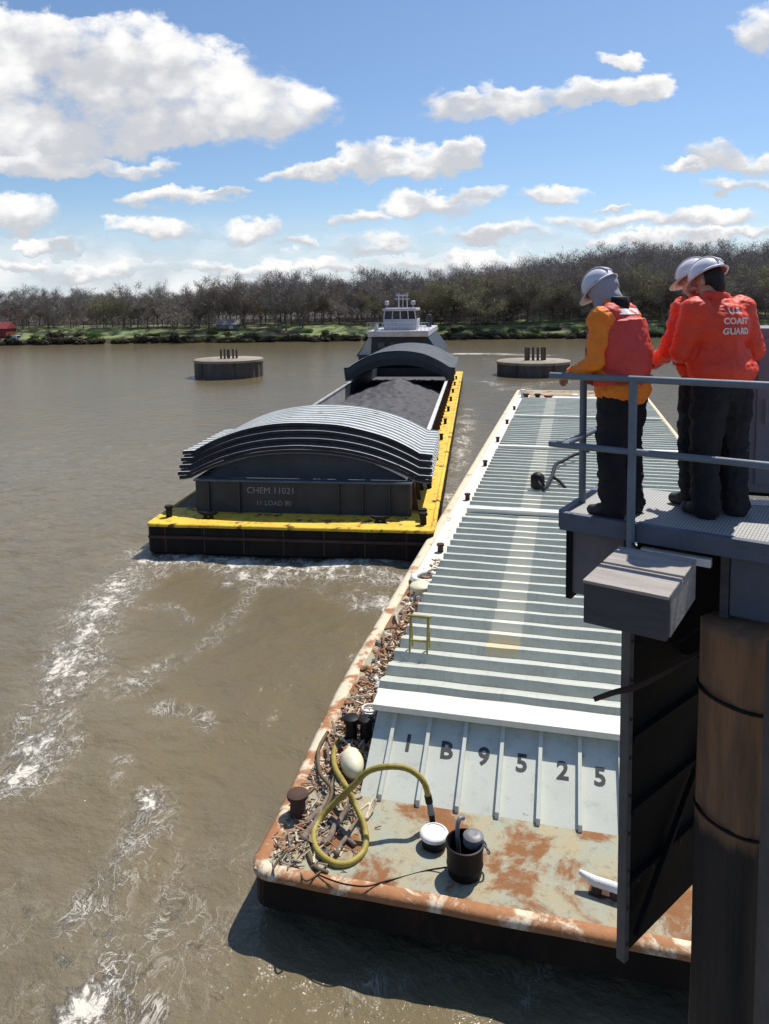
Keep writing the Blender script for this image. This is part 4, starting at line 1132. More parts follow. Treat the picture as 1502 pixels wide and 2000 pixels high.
# closed dark end panel under the nearest stack
mb = MB(); n = 40
vs = []
for i in range(n + 1):
    x = (-1 + 2 * i / n) * 3.9; z = KH + .07 + 1.02 * (1 - (abs(x) / 3.95) ** 2.2)
    vs += [(5.32 + x, KV0 + .32, KH + .07), (5.32 + x, KV0 + .42, max(z, KH + .075))]
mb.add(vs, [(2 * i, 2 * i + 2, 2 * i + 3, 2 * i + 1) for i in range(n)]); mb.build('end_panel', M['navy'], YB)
for k, (zb, H) in enumerate([(1.55, 1.62), (1.80, 1.64), (2.06, 1.66)]):
    arched_cover(38.2 - .2 * k, 50.5, zb, H, 4.78, ripple=.65, mats=('cover_far', 'cover_shaded'))
    mb = MB(); v = 38.1 - .2 * k
    for i in range(40):
        x0, x1 = (-1 + i / 20) * 4.7, (-1 + (i + 1) / 20) * 4.7; z0, z1 = zb + arch(x0, H, 4.78), zb + arch(x1, H, 4.78)
        mb.hexa([(5.32 + x0, v, z0 - .6), (5.32 + x1, v, z1 - .6), (5.32 + x1, v + .06, z1 - .6), (5.32 + x0, v + .06, z0 - .6), (5.32 + x0, v, z0 - .03), (5.32 + x1, v, z1 - .03), (5.32 + x1, v + .06, z1 - .03), (5.32 + x0, v + .06, z0 - .03)])
    mb.build('cover_end_frame', M['navy'], YB)
mb = MB(); vs = []
for i in range(41):
    x = (-1 + i / 20) * 4.3; z = 1.55 + arch(x, 1.62, 4.78) - .06
    vs += [(5.32 + x, 50.2, KH), (5.32 + x, 50.2, z), (5.32 + x, 50.3, KH), (5.32 + x, 50.3, z)]
mb.add(vs, [(4 * i, 4 * i + 4, 4 * i + 5, 4 * i + 1) for i in range(40)] + [(4 * i + 2, 4 * i + 3, 4 * i + 7, 4 * i + 6) for i in range(40)] + [(4 * i + 1, 4 * i + 5, 4 * i + 7, 4 * i + 3) for i in range(40)])
mb.build('cover_sun_block', M['navy'], YB)  # added panel, arched so that no sun enters the covered hollow
for u in (KU0 - .05, KU1 - .15): MB().box(u, u + .18, 38.3, 50.1, KH + .06, 1.78).build('cover_side_panel', M['navy'], YB)
# the coal itself
def coal(u, v):
    x = (u - .5) * 2; uu = KU0 + .12 + u * (KU1 - KU0 - .24); vv = 2.2 + v * 50
    h = .06 + (.28 + 1.25 * exp(-((vv - 36) / 3.6) ** 2)) * (1 - abs(x)) ** .9 * (1 if vv < 38 else exp(-((vv - 38) / 1.8) ** 2)) + .10 * sin(vv * .7) * (1 - abs(x)) + .16 * mnoise.fractal((uu * 1.6, vv * 1.6, 1), 1, 2, 4) - .3 * smooth(10, 2, vv)
    return (uu, vv, max(h, .03))
mb = MB(); mb.grid(coal, 60, 260)
tag(mb.build('coal', M['coal'], smooth='all'), 'heap of dark grey coal filling the open hold of the yellow edged barge', 'coal', kind='stuff').matrix_world = Matrix.Translation(YA) @ Matrix.Rotation(-YAZ, 4, 'Z')

# ------------------------------------------------------------------ towboat
YM = Matrix.Translation(YA) @ Matrix.Rotation(-YAZ, 4, 'Z')
tp = YM @ Vector((5.35, 60.2, 0)); TB = thing('towboat', 'white and dark towboat with a small pilothouse pushing the coal barge', 'towboat', (tp.x - 2.55, tp.y, -.35), -YAZ)
TB.scale = (.93, 1, .96)
mb = MB(); mb.hexa([(-5, 0, -1), (5, 0, -1), (5, 30, -1), (-5, 30, -1), (-5.2, 0, 1.8), (5.2, 0, 1.8), (5.2, 30, 1.8), (-5.2, 30, 1.8)]); mb.build('hull', M['hull_black'], TB)
for x in (-2.6, 2.6):
    MB().hexa([(x - .4, -.5, .3), (x + .4, -.5, .3), (x + .4, .6, .3), (x - .4, .6, .3), (x - .4, -.5, 3.2), (x + .4, -.5, 3.2), (x + .4, .2, 3.2), (x - .4, .2, 3.2)]).build('push_knee', M['black'], TB)
MB().hexa([(-5.1, 1.2, 1.8), (5.1, 1.2, 1.8), (5.1, 24, 1.8), (-5.1, 24, 1.8), (-5.0, 1.2, 3.4), (5.0, 1.2, 3.4), (5.0, 24, 3.4), (-5.0, 24, 3.4)]).build('main_deckhouse', M['navy'], TB)
MB().hexa([(-5.4, 1.6, 3.2), (5.4, 1.6, 3.2), (5.4, 22, 3.2), (-5.4, 22, 3.2), (-3.7, 2.0, 5.6), (3.7, 2.0, 5.6), (3.7, 22, 5.6), (-3.7, 22, 5.6)]).build('upper_deckhouse', M['navy'], TB)
MB().add([(-5.05, 1.55, 3.4), (-3.5, 1.50, 3.4), (-3.4, 1.85, 5.5), (-3.75, 1.95, 5.6), (-5.05, 1.75, 3.4), (-3.5, 1.70, 3.4), (-3.4, 2.05, 5.5), (-3.75, 2.15, 5.6)], [(0, 1, 2, 3), (4, 7, 6, 5), (0, 4, 5, 1), (3, 2, 6, 7), (0, 3, 7, 4), (1, 5, 6, 2)]).build('stair_wing', M['boat_beige'], TB)
for i in range(4):
    w = MB().box(-2.6 + i * 1.6, -1.7 + i * 1.6, 1.42, 1.62, 4.2, 4.9).build('window', M['glass_dark'], TB)
MB().box(-3.85, 3.85, 1.3, 22.5, 5.6, 6.3).build('upper_deck', M['boat_white'], TB, bev=.05)
mb = MB(); 
for i in range(17): mb.tube([(-3.9 + i * .4875, 1.4, 6.3), (-3.9 + i * .4875, 1.4, 7.3)], .03, 5)
for z in (6.8, 7.3): mb.tube([(-3.9, 1.4, z), (3.9, 1.4, z)], .035, 5)
mb.build('railing', M['boat_white'], TB)
MB().hexa([(-2.1, 4.0, 6.3), (2.1, 4.0, 6.3), (2.1, 9, 6.3), (-2.1, 9, 6.3), (-2.2, 4.1, 7.7), (2.2, 4.1, 7.7), (2.2, 9, 7.7), (-2.2, 9, 7.7)]).build('pilothouse', M['boat_white'], TB, bev=.05)
mb = MB(); mb.hexa([(-2.15, 4.12, 7.7), (2.15, 4.12, 7.7), (2.15, 8.9, 7.7), (-2.15, 8.9, 7.7), (-1.95, 4.0, 8.7), (1.95, 4.0, 8.7), (1.95, 8.9, 8.7), (-1.95, 8.9, 8.7)]); pw = mb.build('window', M['glass_dark'], TB)
for x in (-2.1, -1.0, 0.05, 1.1, 2.05):
    MB().beam((x, 4.06, 7.7), (x * .93, 3.96, 8.7), .14, .1, (0, 1, 0)).build('mullion', M['boat_white'], pw)
MB().box(-2.2, 2.2, 3.5, 9.4, 8.7, 9.05).build('roof', M['boat_white'], TB, bev=.08)
mb = MB()
mb.tube([(-.35, 6, 9.05), (-.35, 6, 10.9)], .09, 6); mb.tube([(.75, 6, 9.05), (.75, 6, 11.0)], .07, 6); mb.tube([(-.9, 6, 10.2), (1.1, 6, 10.2)], .06, 6); mb.tube([(.2, 6, 9.05), (.2, 6, 10.6)], .06, 6)
mb.box(-.7, .9, 5.9, 6.1, 10.55, 10.75); mb.build('mast', M['boat_white'], TB)
for x in (-1.7, 1.7):
    MB().lathe([(.05, 0), (.05, .4), (.28, .42), (.28, .85), (.2, .92)], (x, 4.2, 9.05), 12).build('searchlight', M['boat_white'], TB, smooth=True)
for x in (-3.2, 3.0):
    MB().lathe([(.38, 0), (.38, 1.7), (.3, 1.75)], (x, 15, 6.3), 12).build('funnel', M['navy'], TB, smooth=True)
MB().lathe([(.38, 0), (.06, .95), (.04, 1.0)], (-2.75, 1.9, 6.3), 12).build('ventilator', M['boat_white'], TB, smooth=True)

# ------------------------------------------------------------------ the pier on the right
DZ = 7.36
T0 = on_z(1095, 1003, DZ); E1 = (on_z(1502, 1066, DZ) - T0); E1.z = 0; E1.normalize(); E2 = Vector((-E1.y, E1.x, 0))
PANG = atan2(E1.y, E1.x)
PM = Matrix.Translation((T0.x, T0.y, DZ)) @ Matrix.Rotation(PANG, 4, 'Z'); PMI = PM.inverted()
def pl_(v): return PMI @ v
PF = thing('pier_platform', 'grey steel work platform with grating deck at the right edge', 'platform', (T0.x, T0.y, DZ), PANG)
mb = MB(); mb.box(.03, 1.30, .03, 1.08, -.05, .0); mb.box(1.30, 7.0, .03, 2.6, -.05, .0); mb.build('grating_deck', M['grating'], PF)
MB().box(0, 7.0, -.03, .03, -.115, .018).build('edge_beam', M['edge_blue'], PF, bev=.006)
MB().box(-.03, .03, .032, 1.08, -.115, .018).build('edge_beam', M['edge_blue'], PF, bev=.006)
MB().box(.06, .46, .06, .20, -.62, -.052).build('girder', M['girder'], PF, bev=.01)
MB().box(.03, .075, .04, 1.05, -.66, -.06).build('side_girder', M['plate_dark'], PF)
MB().box(1.16, 7.0, .10, .30, -.56, -.052).build('girder', M['edge_blue'], PF, bev=.01)
MB().box(.40, 1.16, .62, .70, -1.15, -.052).build('cavity_shade_plate', M['plate_dark'], PF)  # dark sheet added to stand for the shaded cavity under the deck
MB().box(1.10, 1.155, .10, .61, -.62, -.052).build('bracket', M['wood_dark'], PF)
mb = MB()
for k in range(12): mb.box(.62 + k * .035, .64 + k * .035, -.036, -.03, -.20, -.15)
mb.box(.60, 1.06, -.034, .02, -.205, -.15); mb.build('drip_edge', M['reflect'], PF)
# deck plate sheet brighter by the right side
RL = thing('railing', 'blue grey pipe railing along the platform edge', 'railing', (T0.x, T0.y, DZ), PANG)
pp = pl_(on_z(1225, 1035, DZ)); px1 = pp.x
H1, H2 = 1.045, .535
lp = pl_(on_z(1129, 980, DZ))
def pipe(a, b, r=.024, n=12): return MB().tube([a, b], r, n)
pipe((px1, -.055, -.20), (px1, -.055, H1), .03).build('post', M['rail_blue'], RL, smooth=True)
pipe((px1 + 2.4, -.055, -.20), (px1 + 2.4, -.055, H1), .03).build('post', M['rail_blue'], RL, smooth=True)
pipe((.03, lp.y, 0), (.03, lp.y, H1), .028).build('post', M['rail_blue'], RL, smooth=True)
MB().tube([(px1 - .03, -.055, H1), (7, -.055, H1)], .025, 12).build('top_rail', M['rail_blue'], RL, smooth=True)
MB().tube([(px1 - .03, -.055, H2), (7, -.055, H2)], .025, 12).build('mid_rail', M['rail_blue'], RL, smooth=True)
for h in (H1, H2):
    nm = 'top_rail' if h == H1 else 'mid_rail'
    MB().tube([(px1, -.055, h), (-.07, -.055, h)], .024, 12).build(nm, M['rail_blue'], RL, smooth=True)
    MB().tube([(.03, -.03, h), (.03, 1.06, h)], .024, 12).build(nm, M['rail_blue'], RL, smooth=True)
MB().box(px1 - .07, px1 + .07, -.085, -.032, -.24, -.16).build('base_bracket', M['rail_blue'], RL, bev=.005)
# control cabinet at the right
cq = on_z(1456, 968, DZ)
cqp = pl_(cq)
CBX = thing('control_cabinet', 'plain grey metal cabinet standing behind the workers at the right edge', 'cabinet', cq, PANG + radians(14))
MB().box(0, 1.1, 0, .6, .03, 1.36).build('body', M['cabinet'], CBX, bev=.012)
MB().box(.06, 1.04, -.02, -.003, .1, 1.28).build('door', M['cabinet'], CBX, bev=.006)
MB().tube([(.12, -.06, .6), (.12, -.06, .8)], .014, 8).build('handle', M['grey_metal'], CBX)
MB().box(.02, 1.08, .02, .58, 0, .03).build('plinth', M['black'], CBX)
pw = on_z(1462, 986, DZ); tag(MB().hexa([Vector((0, 0, 0)), Vector((.36, -.12, 0)), Vector((.37, -.07, 0)), Vector((.02, .05, 0)), Vector((0, 0, .03)), Vector((.36, -.12, .03)), Vector((.37, -.07, .03)), Vector((.02, .05, .03))]).build('wood_batten', M['reflect']), 'short white batten lying on the platform deck by the cabinet', 'batten').location = (pw.x, pw.y, DZ + .002)

# timber box hung under the edge
ZT = on_y(1140, 1132, 4.30).z
a = on_z(1140, 1132, ZT); b_ = on_z(1304, 1156, ZT); c = on_z(1358, 1120, ZT); d = on_z(1190, 1098, ZT)
ex = E1.copy(); ey = E2.copy()
def pxl(p):
    q = CR.transposed() @ (p - EYE); return CXP + FPX * q.x / -q.z
wx = next(t for t in [.002 * i for i in range(800)] if pxl(a + ex * t) > 1303)
wy = next(t for t in [.002 * i for i in range(800)] if pxl(a + ex * wx + ey * t) > 1358)
BX = thing('timber_block', 'grey timber fender block with two pale planks on top under the platform edge', 'fender block', a, atan2(ex.y, ex.x))
hB = .265
MB().box(0, wx, 0, .055, -hB, -.012).build('front_board', M['wood_dark'], BX, bev=.006)  # shade on this face put into its darker wood colour
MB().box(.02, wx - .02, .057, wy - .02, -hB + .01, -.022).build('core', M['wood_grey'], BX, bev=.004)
MB().box(-.005, wx + .008, -.006, wy * .47, -.02, .0).build('plank', M['wood_grey'], BX, bev=.004)
MB().box(-.005, wx + .008, wy * .52, wy, -.02, .0).build('plank', M['wood_grey'], BX, bev=.004)
MB().box(wx - .012, wx + .006, .07, wy, -hB, -.022).build('end_board', M['wood_grey'], BX, bev=.004)
MB().beam((wx * .5, wy, -.14), (wx * .5, wy + .95, -.20), .08, .1).build('hanger', M['wood_dark'], BX)
# dark steel skirt below it
zn = on_y(1213, 1870, 5.05).z
k0 = on_y(1213, 1870, 5.05); k1 = on_z(1374, 1706, zn)
sd_ = (k1 - k0).normalized(); sn = Vector((-sd_.y, sd_.x, 0)); Ls = (k1 - k0).length
ztop = 6.74
SK = thing('steel_skirt', 'dark steel skirt panel hanging below the platform beside the timber pile', 'steel panel', (k0.x, k0.y, zn), atan2(sd_.y, sd_.x))
hz = ztop - zn
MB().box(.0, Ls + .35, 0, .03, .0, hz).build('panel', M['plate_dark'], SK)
MB().box(-.012, .045, -.035, .034, -.02, hz).build('edge_angle', M['angle_iron'], SK, bev=.004)
for z in (.55, 1.1, 1.65): MB().box(.046, Ls + .3, -.05, -.001, z, z + .05).build('stringer', M['plate_dark'], SK)
MB().beam((.10, -.055, .15), (Ls + .1, -.055, 1.5), .04, .04).build('diagonal_brace', M['plate_dark'], SK)
for k in range(9):
    for dx in (.016,):
        MB().lathe([(.013, 0), (.013, .008), (.008, .012)], (dx, -.035, .12 + k * (hz - .3) / 8), 8, ax=(0, -1, 0)).build('bolt', M['rust_brown'], SK, smooth=True)
for k in range(6):
    MB().lathe([(.014, 0), (.014, .008), (.009, .013)], (.12 + k * .2, -.05, .575), 8, ax=(0, -1, 0)).build('bolt', M['rust_brown'], SK, smooth=True)
cq_ = [on_y(1236, 1062, 4.95), on_y(1250, 1085, 4.85), on_y(1262, 1150, 4.9), on_y(1300, 1250, 5.0), on_y(1345, 1240, 5.05), on_y(1392, 1190, 5.1)]
tag(MB().tube(curve_pts(cq_, 8), .011, 6).build('electric_cable', M['black'], smooth='all'), 'black electric cable drooping under the platform behind the timber block', 'cable')
# timber pile
pc = on_y(1385, 1500, 4.62)
PX, PY = pc.x + .285, 4.82
mb = MB(); n = 28; vs = []; fs = []
zs = [-2 + .11 * i for i in range(82)]; zs = [z for z in zs if z < 6.78] + [6.78]
for z in zs:
    for k in range(n):
        t = 2 * pi * k / n; rr = .24 - .004 * (z - 4) + .008 * mnoise.noise((cos(t) * 2.5, sin(t) * 2.5, z * .8)) - .006 * max(0, mnoise.noise((cos(t) * 9, sin(t) * 9, z * .25)))
        t2 = t - .45; rr *= .93 / (abs(cos(t2)) ** 5 + abs(sin(t2)) ** 5) ** .2
        vs.append((PX + cos(t) * rr, PY + sin(t) * rr, z))
fs = [(j * n + k, j * n + (k + 1) % n, (j + 1) * n + (k + 1) % n, (j + 1) * n + k) for j in range(len(zs) - 1) for k in range(n)] + [tuple(range((len(zs) - 1) * n, len(zs) * n))]
tag(mb.add(vs, fs).build('timber_pile', M['pile'], smooth='all'), 'brown timber pile with a black wet lower half under the platform', 'pile')
for z, lab, r_ in [(on_y(1440, 1395, 4.58).z, 'upper wire rope wrapped round the timber pile', .014), (on_y(1440, 1640, 4.58).z, 'lower rusty wire rope wrapped round the timber pile', .012)]:
    tag(MB().tube([(PX + .262 * cos(2 * pi * k / 32), PY + .262 * sin(2 * pi * k / 32), z - .05 * cos(2 * pi * k / 32)) for k in range(33)], r_, 6, cap=False).build('wire_rope', M['black'], smooth='all'), lab, 'wire rope')
st = on_y(1498, 1500, 4.3)
tag(MB().box(st.x + .03, st.x + .12, 4.28, 4.42, -2, 6.85).build('steel_post', M['angle_iron'], bev=.006), 'narrow grey steel post right of the timber pile', 'post')
# broken cable sticking out at the skirt
P = [on_y(1160, 1366, 4.93), on_y(1200, 1352, 4.93), on_y(1240, 1342, 4.95), on_y(1290, 1318, 5.0), on_y(1345, 1285, 5.1), on_y(1392, 1258, 5.2)]
tag(MB().tube(curve_pts(P, 6), [.022 - .012 * abs(i / 30 - .4) for i in range(31)], 7).build('broken_branch', M['rust_brown'], smooth='all'), 'brown broken branch caught across the steel skirt', 'branch')

# ------------------------------------------------------------------ people
def blob(name, build, voxel=.011, sm=6, fold=0.0, fsc=9.0, seed=0):
    mb = MB(); build(mb)
    me = mb.mesh(name, M['skin'])
    o = link('blob_tmp', me)
    r = o.modifiers.new('r', 'REMESH'); r.mode = 'VOXEL'; r.voxel_size = voxel
    s_ = o.modifiers.new('s', 'SMOOTH'); s_.factor = .5; s_.iterations = sm
    bpy.context.view_layer.update()
    out = bpy.data.meshes.new_from_object(o.evaluated_get(bpy.context.evaluated_depsgraph_get()))
    bpy.data.objects.remove(o); bpy.data.meshes.remove(me)
    out.name = name
    if fold:
        n = len(out.vertices); nrm = [v.normal.copy() for v in out.vertices]
        for v, nn in zip(out.vertices, nrm):
            p = v.co
            w = .55 * mnoise.noise((p.x * fsc * 4.6 + seed, p.y * fsc * 4.6, p.z * fsc * 7)) + mnoise.noise((p.x * fsc + seed, p.y * fsc, p.z * fsc * 1.7)) + .6 * mnoise.noise((p.x * fsc * 2.3, p.y * fsc * 2.3 + seed, p.z * fsc * 3.1)) - .8 * abs(mnoise.noise((p.x * fsc * .9, p.y * fsc * .9, p.z * fsc * 1.1 + seed)))
            v.co = p + nn * w * fold
    out.polygons.foreach_set('use_smooth', [True] * len(out.polygons))
    return out

def person(label, loc, az, pose, look, z_scale=1.0):
    o = thing('person', label, 'person', loc, -az)
    o.scale = (z_scale,) * 3
    V = Vector; J = pose
    hd = J['head']; nk = J['neck']; ch = J['chest']; pv = J['pelvis']; wa = J['waist']
    up = (hd - nk).normalized()
    face = J['face'].normalized(); side = face.cross(up).normalized(); upn = side.cross(face).normalized()
    HR = Matrix((side, face, upn)).transposed()
    def hp(x, y, z): return hd + HR @ V((x, y, z))
    def limbs(mb, grow, arms=True, legs=True, torso=True, hands=False):
        g_ = grow
        if torso:
            mb.caps(pv + V((-.07, 0, 0)), .12 + g_, pv + V((.07, 0, 0)), .12 + g_)
            mb.ball(wa, (.165 + g_, .12 + g_, .16), n=16)
            mb.ball(ch, (.185 + g_, .125 + g_, .20), n=16)
            mb.caps(J['sh_l'] * .55 + J['sh_r'] * .45 + V((0, 0, .02)), .085 + g_, nk, .062 + g_ * .6)
            for s_ in 'lr': mb.caps(J['sh_' + s_], .075 + g_, ch + (J['sh_' + s_] - ch) * .35, .11 + g_)
            mb.caps(wa, .13 + g_, pv, .135 + g_); mb.caps(wa, .125 + g_, ch, .13 + g_)
        if arms:
            for s_ in 'lr':
                mb.caps(J['sh_' + s_], .066 + g_, J['el_' + s_], .048 + g_)
                mb.caps(J['el_' + s_], .048 + g_, J['wr_' + s_], .031 + g_ * .75)
        if legs:
            for s_ in 'lr':
                hip = pv + V((-.095 if s_ == 'l' else .095, 0, -.05))
                mb.caps(hip, .095 + g_, J['kn_' + s_], .058 + g_)
                mb.caps(J['kn_' + s_], .058 + g_, J['an_' + s_], .04 + g_)
    def body(mb):
        limbs(mb, -.012)
        mb.caps(nk - up * .04, .058, hd - up * .06, .056)
        mb.ball(hp(0, -.005, .025), (.077, .095, .10), n=18, m=12, rot=HR)      # skull
        mb.ball(hp(0, .025, -.055), (.060, .068, .070), n=16, m=10, rot=HR)     # face and jaw
        mb.ball(hp(0, .062, -.105), (.028, .024, .020), rot=HR)                 # chin
        mb.caps(hp(0, .088, -.005), .012, hp(0, .108, -.038), .015, 8)          # nose
        mb.ball(hp(0, .088, -.075), (.024, .010, .008), rot=HR)                 # lips
        mb.ball(hp(0, .083, .018), (.050, .014, .012), rot=HR)                  # brow
        for sx in (-1, 1): mb.ball(hp(sx * .086, .004, -.02), (.012, .020, .032), rot=HR)   # ears
        for s_ in 'lr':
            w, e = J['wr_' + s_], J['el_' + s_]
            d = J.get('hand_' + s_, (w - e)).normalized()
            pn = J.get('palm_' + s_, V((0, 0, -1))); pn = (pn - d * pn.dot(d)).normalized(); sd2 = d.cross(pn)
            if s_ == 'l': sd2 = -sd2
            pc_ = w + d * .05
            mb.ball(pc_, (.042, .052, .017), n=14, m=8, rot=Matrix((sd2, d, pn)).transposed())
            mb.caps(w - d * .02, .028, w + d * .03, .027)
            for k, (off, L) in enumerate([(-.030, .068), (-.010, .078), (.011, .072), (.031, .056)]):
                b0 = w + d * .088 + sd2 * off
                c1 = (d * .85 + pn * .5).normalized(); c2 = (d * .35 + pn * .95).normalized(); c3 = (pn - d * .2).normalized()
                p1 = b0 + c1 * L * .45; p2 = p1 + c2 * L * .32; p3 = p2 + c3 * L * .25
                mb.caps(b0 - d * .015, .0105, p1, .0095, 8); mb.caps(p1, .0095, p2, .0088, 8); mb.caps(p2, .0088, p3, .0078, 8)
            tb = w + d * .03 - sd2 * .034; t1 = tb + (d * .7 - sd2 * .6 + pn * .35).normalized() * .038; t2 = t1 + (d * .8 - sd2 * .1 + pn * .6).normalized() * .03
            mb.caps(tb, .014, t1, .0115, 8); mb.caps(t1, .0115, t2, .0095, 8)
        for s_ in 'lr': mb.caps(J['an_' + s_], .036, J['an_' + s_] + J['toe_' + s_] * .14 + V((0, 0, -.055)), .034)
    bm_ = blob('body', body, .0065, 3); bm_.materials.clear(); bm_.materials.append(M['skin'])
    link('body', bm_, o)
    def trousers(mb):
        limbs(mb, .026, arms=False, torso=False)
        mb.caps(pv + V((-.075, 0, -.03)), .14, pv + V((.075, 0, -.03)), .14)
        for s_ in 'lr':
            hip = pv + V((-.10 if s_ == 'l' else .10, 0, -.08))
            mb.caps(hip, .135, J['kn_' + s_], .108); mb.caps(J['kn_' + s_], .108, J['an_' + s_] + V((0, 0, -.03)), .098)
    t_ = blob('trousers', trousers, .012, 5, .016, 7, 3); t_.materials.clear(); t_.materials.append(look['trousers']); link('trousers', t_, o)
    puff = look.get('puff', .03)
    def jacket(mb):
        limbs(mb, puff, legs=False, torso=False)
        mb.ball(wa, (.19 + puff, .145 + puff, .17), n=18); mb.ball(ch, (.205 + puff, .15 + puff, .21), n=18)
        mb.caps(wa, .14 + puff, ch, .14 + puff)
        hem = pv + V((0, 0, look.get('hem', -.02)))
        mb.ball(hem + V((0, 0, .07)), (.225 + puff * .7, .185 + puff * .7, .13), n=20); mb.ball(wa + V((0, 0, -.04)), (.215 + puff * .7, .175 + puff * .7, .15), n=20)
        for s_ in 'lr': mb.caps(J['sh_' + s_], .078 + puff, ch + (J['sh_' + s_] - ch) * .3, .12 + puff)
        mb.caps((J['sh_l'] + J['sh_r']) / 2 + V((0, -.01, .0)), .10 + puff * .6, nk + V((0, -.005, -.02)), .072 + puff * .4)
    def cut(me, p, n, keep_below=True):
        pass
    j_ = blob('jacket', jacket, .0095, 5, look.get('fold', .012), 8, look.get('seed', 1)); j_.materials.clear(); j_.materials.append(look['jacket']); jo = link('jacket', j_, o)
    bvh = BVHTree.FromPolygons([v.co for v in j_.vertices], [p.vertices[:] for p in j_.polygons])
    # collar
    mb = MB(); ring = []
    cn = nk + up * .0
    for (rr, dz) in ((.082, -.045), (.094, .0), (.090, .05), (.080, .055), (.076, .0)):
        ring.append([cn + V((cos(2 * pi * k / 24) * rr, sin(2 * pi * k / 24) * rr * .95 - .008, dz + .012 * sin(2 * pi * k / 24 - 1.5))) for k in range(24)])
    vs = [p for r_ in ring for p in r_]
    mb.add(vs, [(i * 24 + k, i * 24 + (k + 1) % 24, (i + 1) * 24 + (k + 1) % 24, (i + 1) * 24 + k) for i in range(4) for k in range(24)])
    mb.build('collar', look['collar'], jo, smooth='all')
    if 'vest' in look:
        def vest(mb):
            mb.ball(wa + V((0, .0, -.01)), (.222 + puff, .195 + puff, .17), n=18)
            mb.ball(ch + V((0, -.005, 0)), (.185 + puff, .19 + puff, .215), n=18)
            mb.tube([wa + V((0, 0, -.15)), wa + V((0, 0, .1)), ch + V((0, 0, .1))], [.205 + puff, .22 + puff, .19 + puff], 20)
            for s_ in 'lr': mb.caps(J['sh_' + s_] * .62 + nk * .38 + V((0, -.03, .0)), .075 + puff, ch + V((0, -.05, .05)), .12 + puff)
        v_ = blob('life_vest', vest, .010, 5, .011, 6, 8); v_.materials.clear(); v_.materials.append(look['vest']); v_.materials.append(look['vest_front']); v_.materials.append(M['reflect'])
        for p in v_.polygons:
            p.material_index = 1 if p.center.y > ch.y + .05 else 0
        vo = link('life_vest', v_, o)
        bv = BVHTree.FromPolygons([v.co for v in v_.vertices], [p.vertices[:] for p in v_.polygons])
        mb = MB(); vs = []
        for i in range(9):
            for z in (.15, .19):
                q = ch + V((-.13 + .045 * .75 * i, -.6, z)); h_ = bv.ray_cast(q, V((0, 1, 0)))[0]
                vs.append((h_ if h_ else q + V((0, .4, 0))) + V((0, -.004, 0)))
        mb.add(vs, [(2 * i, 2 * i + 2, 2 * i + 3, 2 * i + 1) for i in range(8)]); mb.build('reflective_strip', M['reflect'], vo)
        mb = MB(); mb.tube([wa + V((cos(2 * pi * k / 28) * (.222 + puff), sin(2 * pi * k / 28) * (.205 + puff), -.085)) for k in range(29)], .014, 6, cap=False); mb.build('strap', M['black'], vo, smooth='all')
    # cuffs and boots
    for s_ in 'lr':
        w, e = J['wr_' + s_], J['el_' + s_]; d = (w - e).normalized()
        MB().tube([w - d * .045, w + d * .005], [.046 + puff * .4, .044 + puff * .4], 14).build('cuff', look['collar'] if 'vest' in look else M['black'], jo, smooth=True)
        an = J['an_' + s_]; td = J['toe_' + s_].normalized(); tx = td.cross(V((0, 0, 1)))
        def boot(mb, an=an, td=td):
            mb.caps(an + V((0, 0, .06)), .062, an - V((0, 0, .02)), .058)
            mb.caps(an - td * .035 + V((0, 0, -.055)), .044, an + td * .16 + V((0, 0, -.058)), .042)
            mb.caps(an - td * .03 + V((0, 0, -.03)), .05, an + td * .1 + V((0, 0, -.045)), .047)
        b_ = blob('boot', boot, .009, 3); b_.materials.clear(); b_.materials.append(M['boot'])
        for v in b_.vertices: v.co.z = max(v.co.z, 0.001)
        link('boot', b_, o)
    # hair and hard hat
    def hair(mb): mb.ball(hp(0, -.024, .018), (.080, .088, .095), n=18, m=12, rot=HR); mb.ball(hp(0, -.055, -.06), (.060, .045, .055), rot=HR)
    if 'hood' in look:
        def hair(mb): mb.ball(hp(0, -.045, .0), (.05, .05, .05), n=12, m=8, rot=HR)
    h_ = blob('hair', hair, .009, 3, .004, 40); h_.materials.clear(); h_.materials.append(M['hair']); link('hair', h_, o)
    if 'hood' in look:
        def hood(mb):
            mb.ball(hp(0, -.01, .02), (.116, .122, .120), n=20, m=14, rot=HR); mb.caps(hp(0, .0, -.01), .112, hp(0, .035, -.06), .092)
            mb.caps(hp(-.045, .045, -.10), .062, hp(.045, .045, -.10), .062); mb.caps(hp(0, -.02, -.10), .085, hp(0, -.0, .0), .10)
        hm = blob('hood', hood, .008, 7, .0025, 9, 2)
        bmh = bmesh.new(); bmh.from_mesh(hm)      # the opening for the face
        dead = [v for v in bmh.verts if ((HR.transposed() @ (v.co - hd)) - V((0, .115, -.045))).length < .078]
        bmesh.ops.delete(bmh, geom=dead, context='VERTS'); bmh.to_mesh(hm); bmh.free()
        hm.materials.clear(); hm.materials.append(look['hood']); ho_ = link('hood', hm, o)
        sm_ = ho_.modifiers.new('thickness', 'SOLIDIFY'); sm_.thickness = .008; sm_.offset = -1
        mb = MB(); vs = []
        for rr, dz in ((.100, -.035), (.112, .02), (.104, .075), (.092, .08)):
            vs += [nk + V((cos(radians(200 + 140 * k / 16)) * rr, sin(radians(200 + 140 * k / 16)) * rr - .02, dz + .01)) for k in range(17)]
        mb.add(vs, [(i * 17 + k, i * 17 + k + 1, (i + 1) * 17 + k + 1, (i + 1) * 17 + k) for i in range(3) for k in range(16)])
        mb.build('neck_gaiter', M['black'], o, smooth='all')
    TR = Matrix.Rotation(look.get('hat_tilt', 0), 3, side); HH = Matrix((side, TR @ face, TR @ upn)).transposed()
    c0 = hd + upn * .045
    mb = MB(); vs = []; n = 32; rings = 11
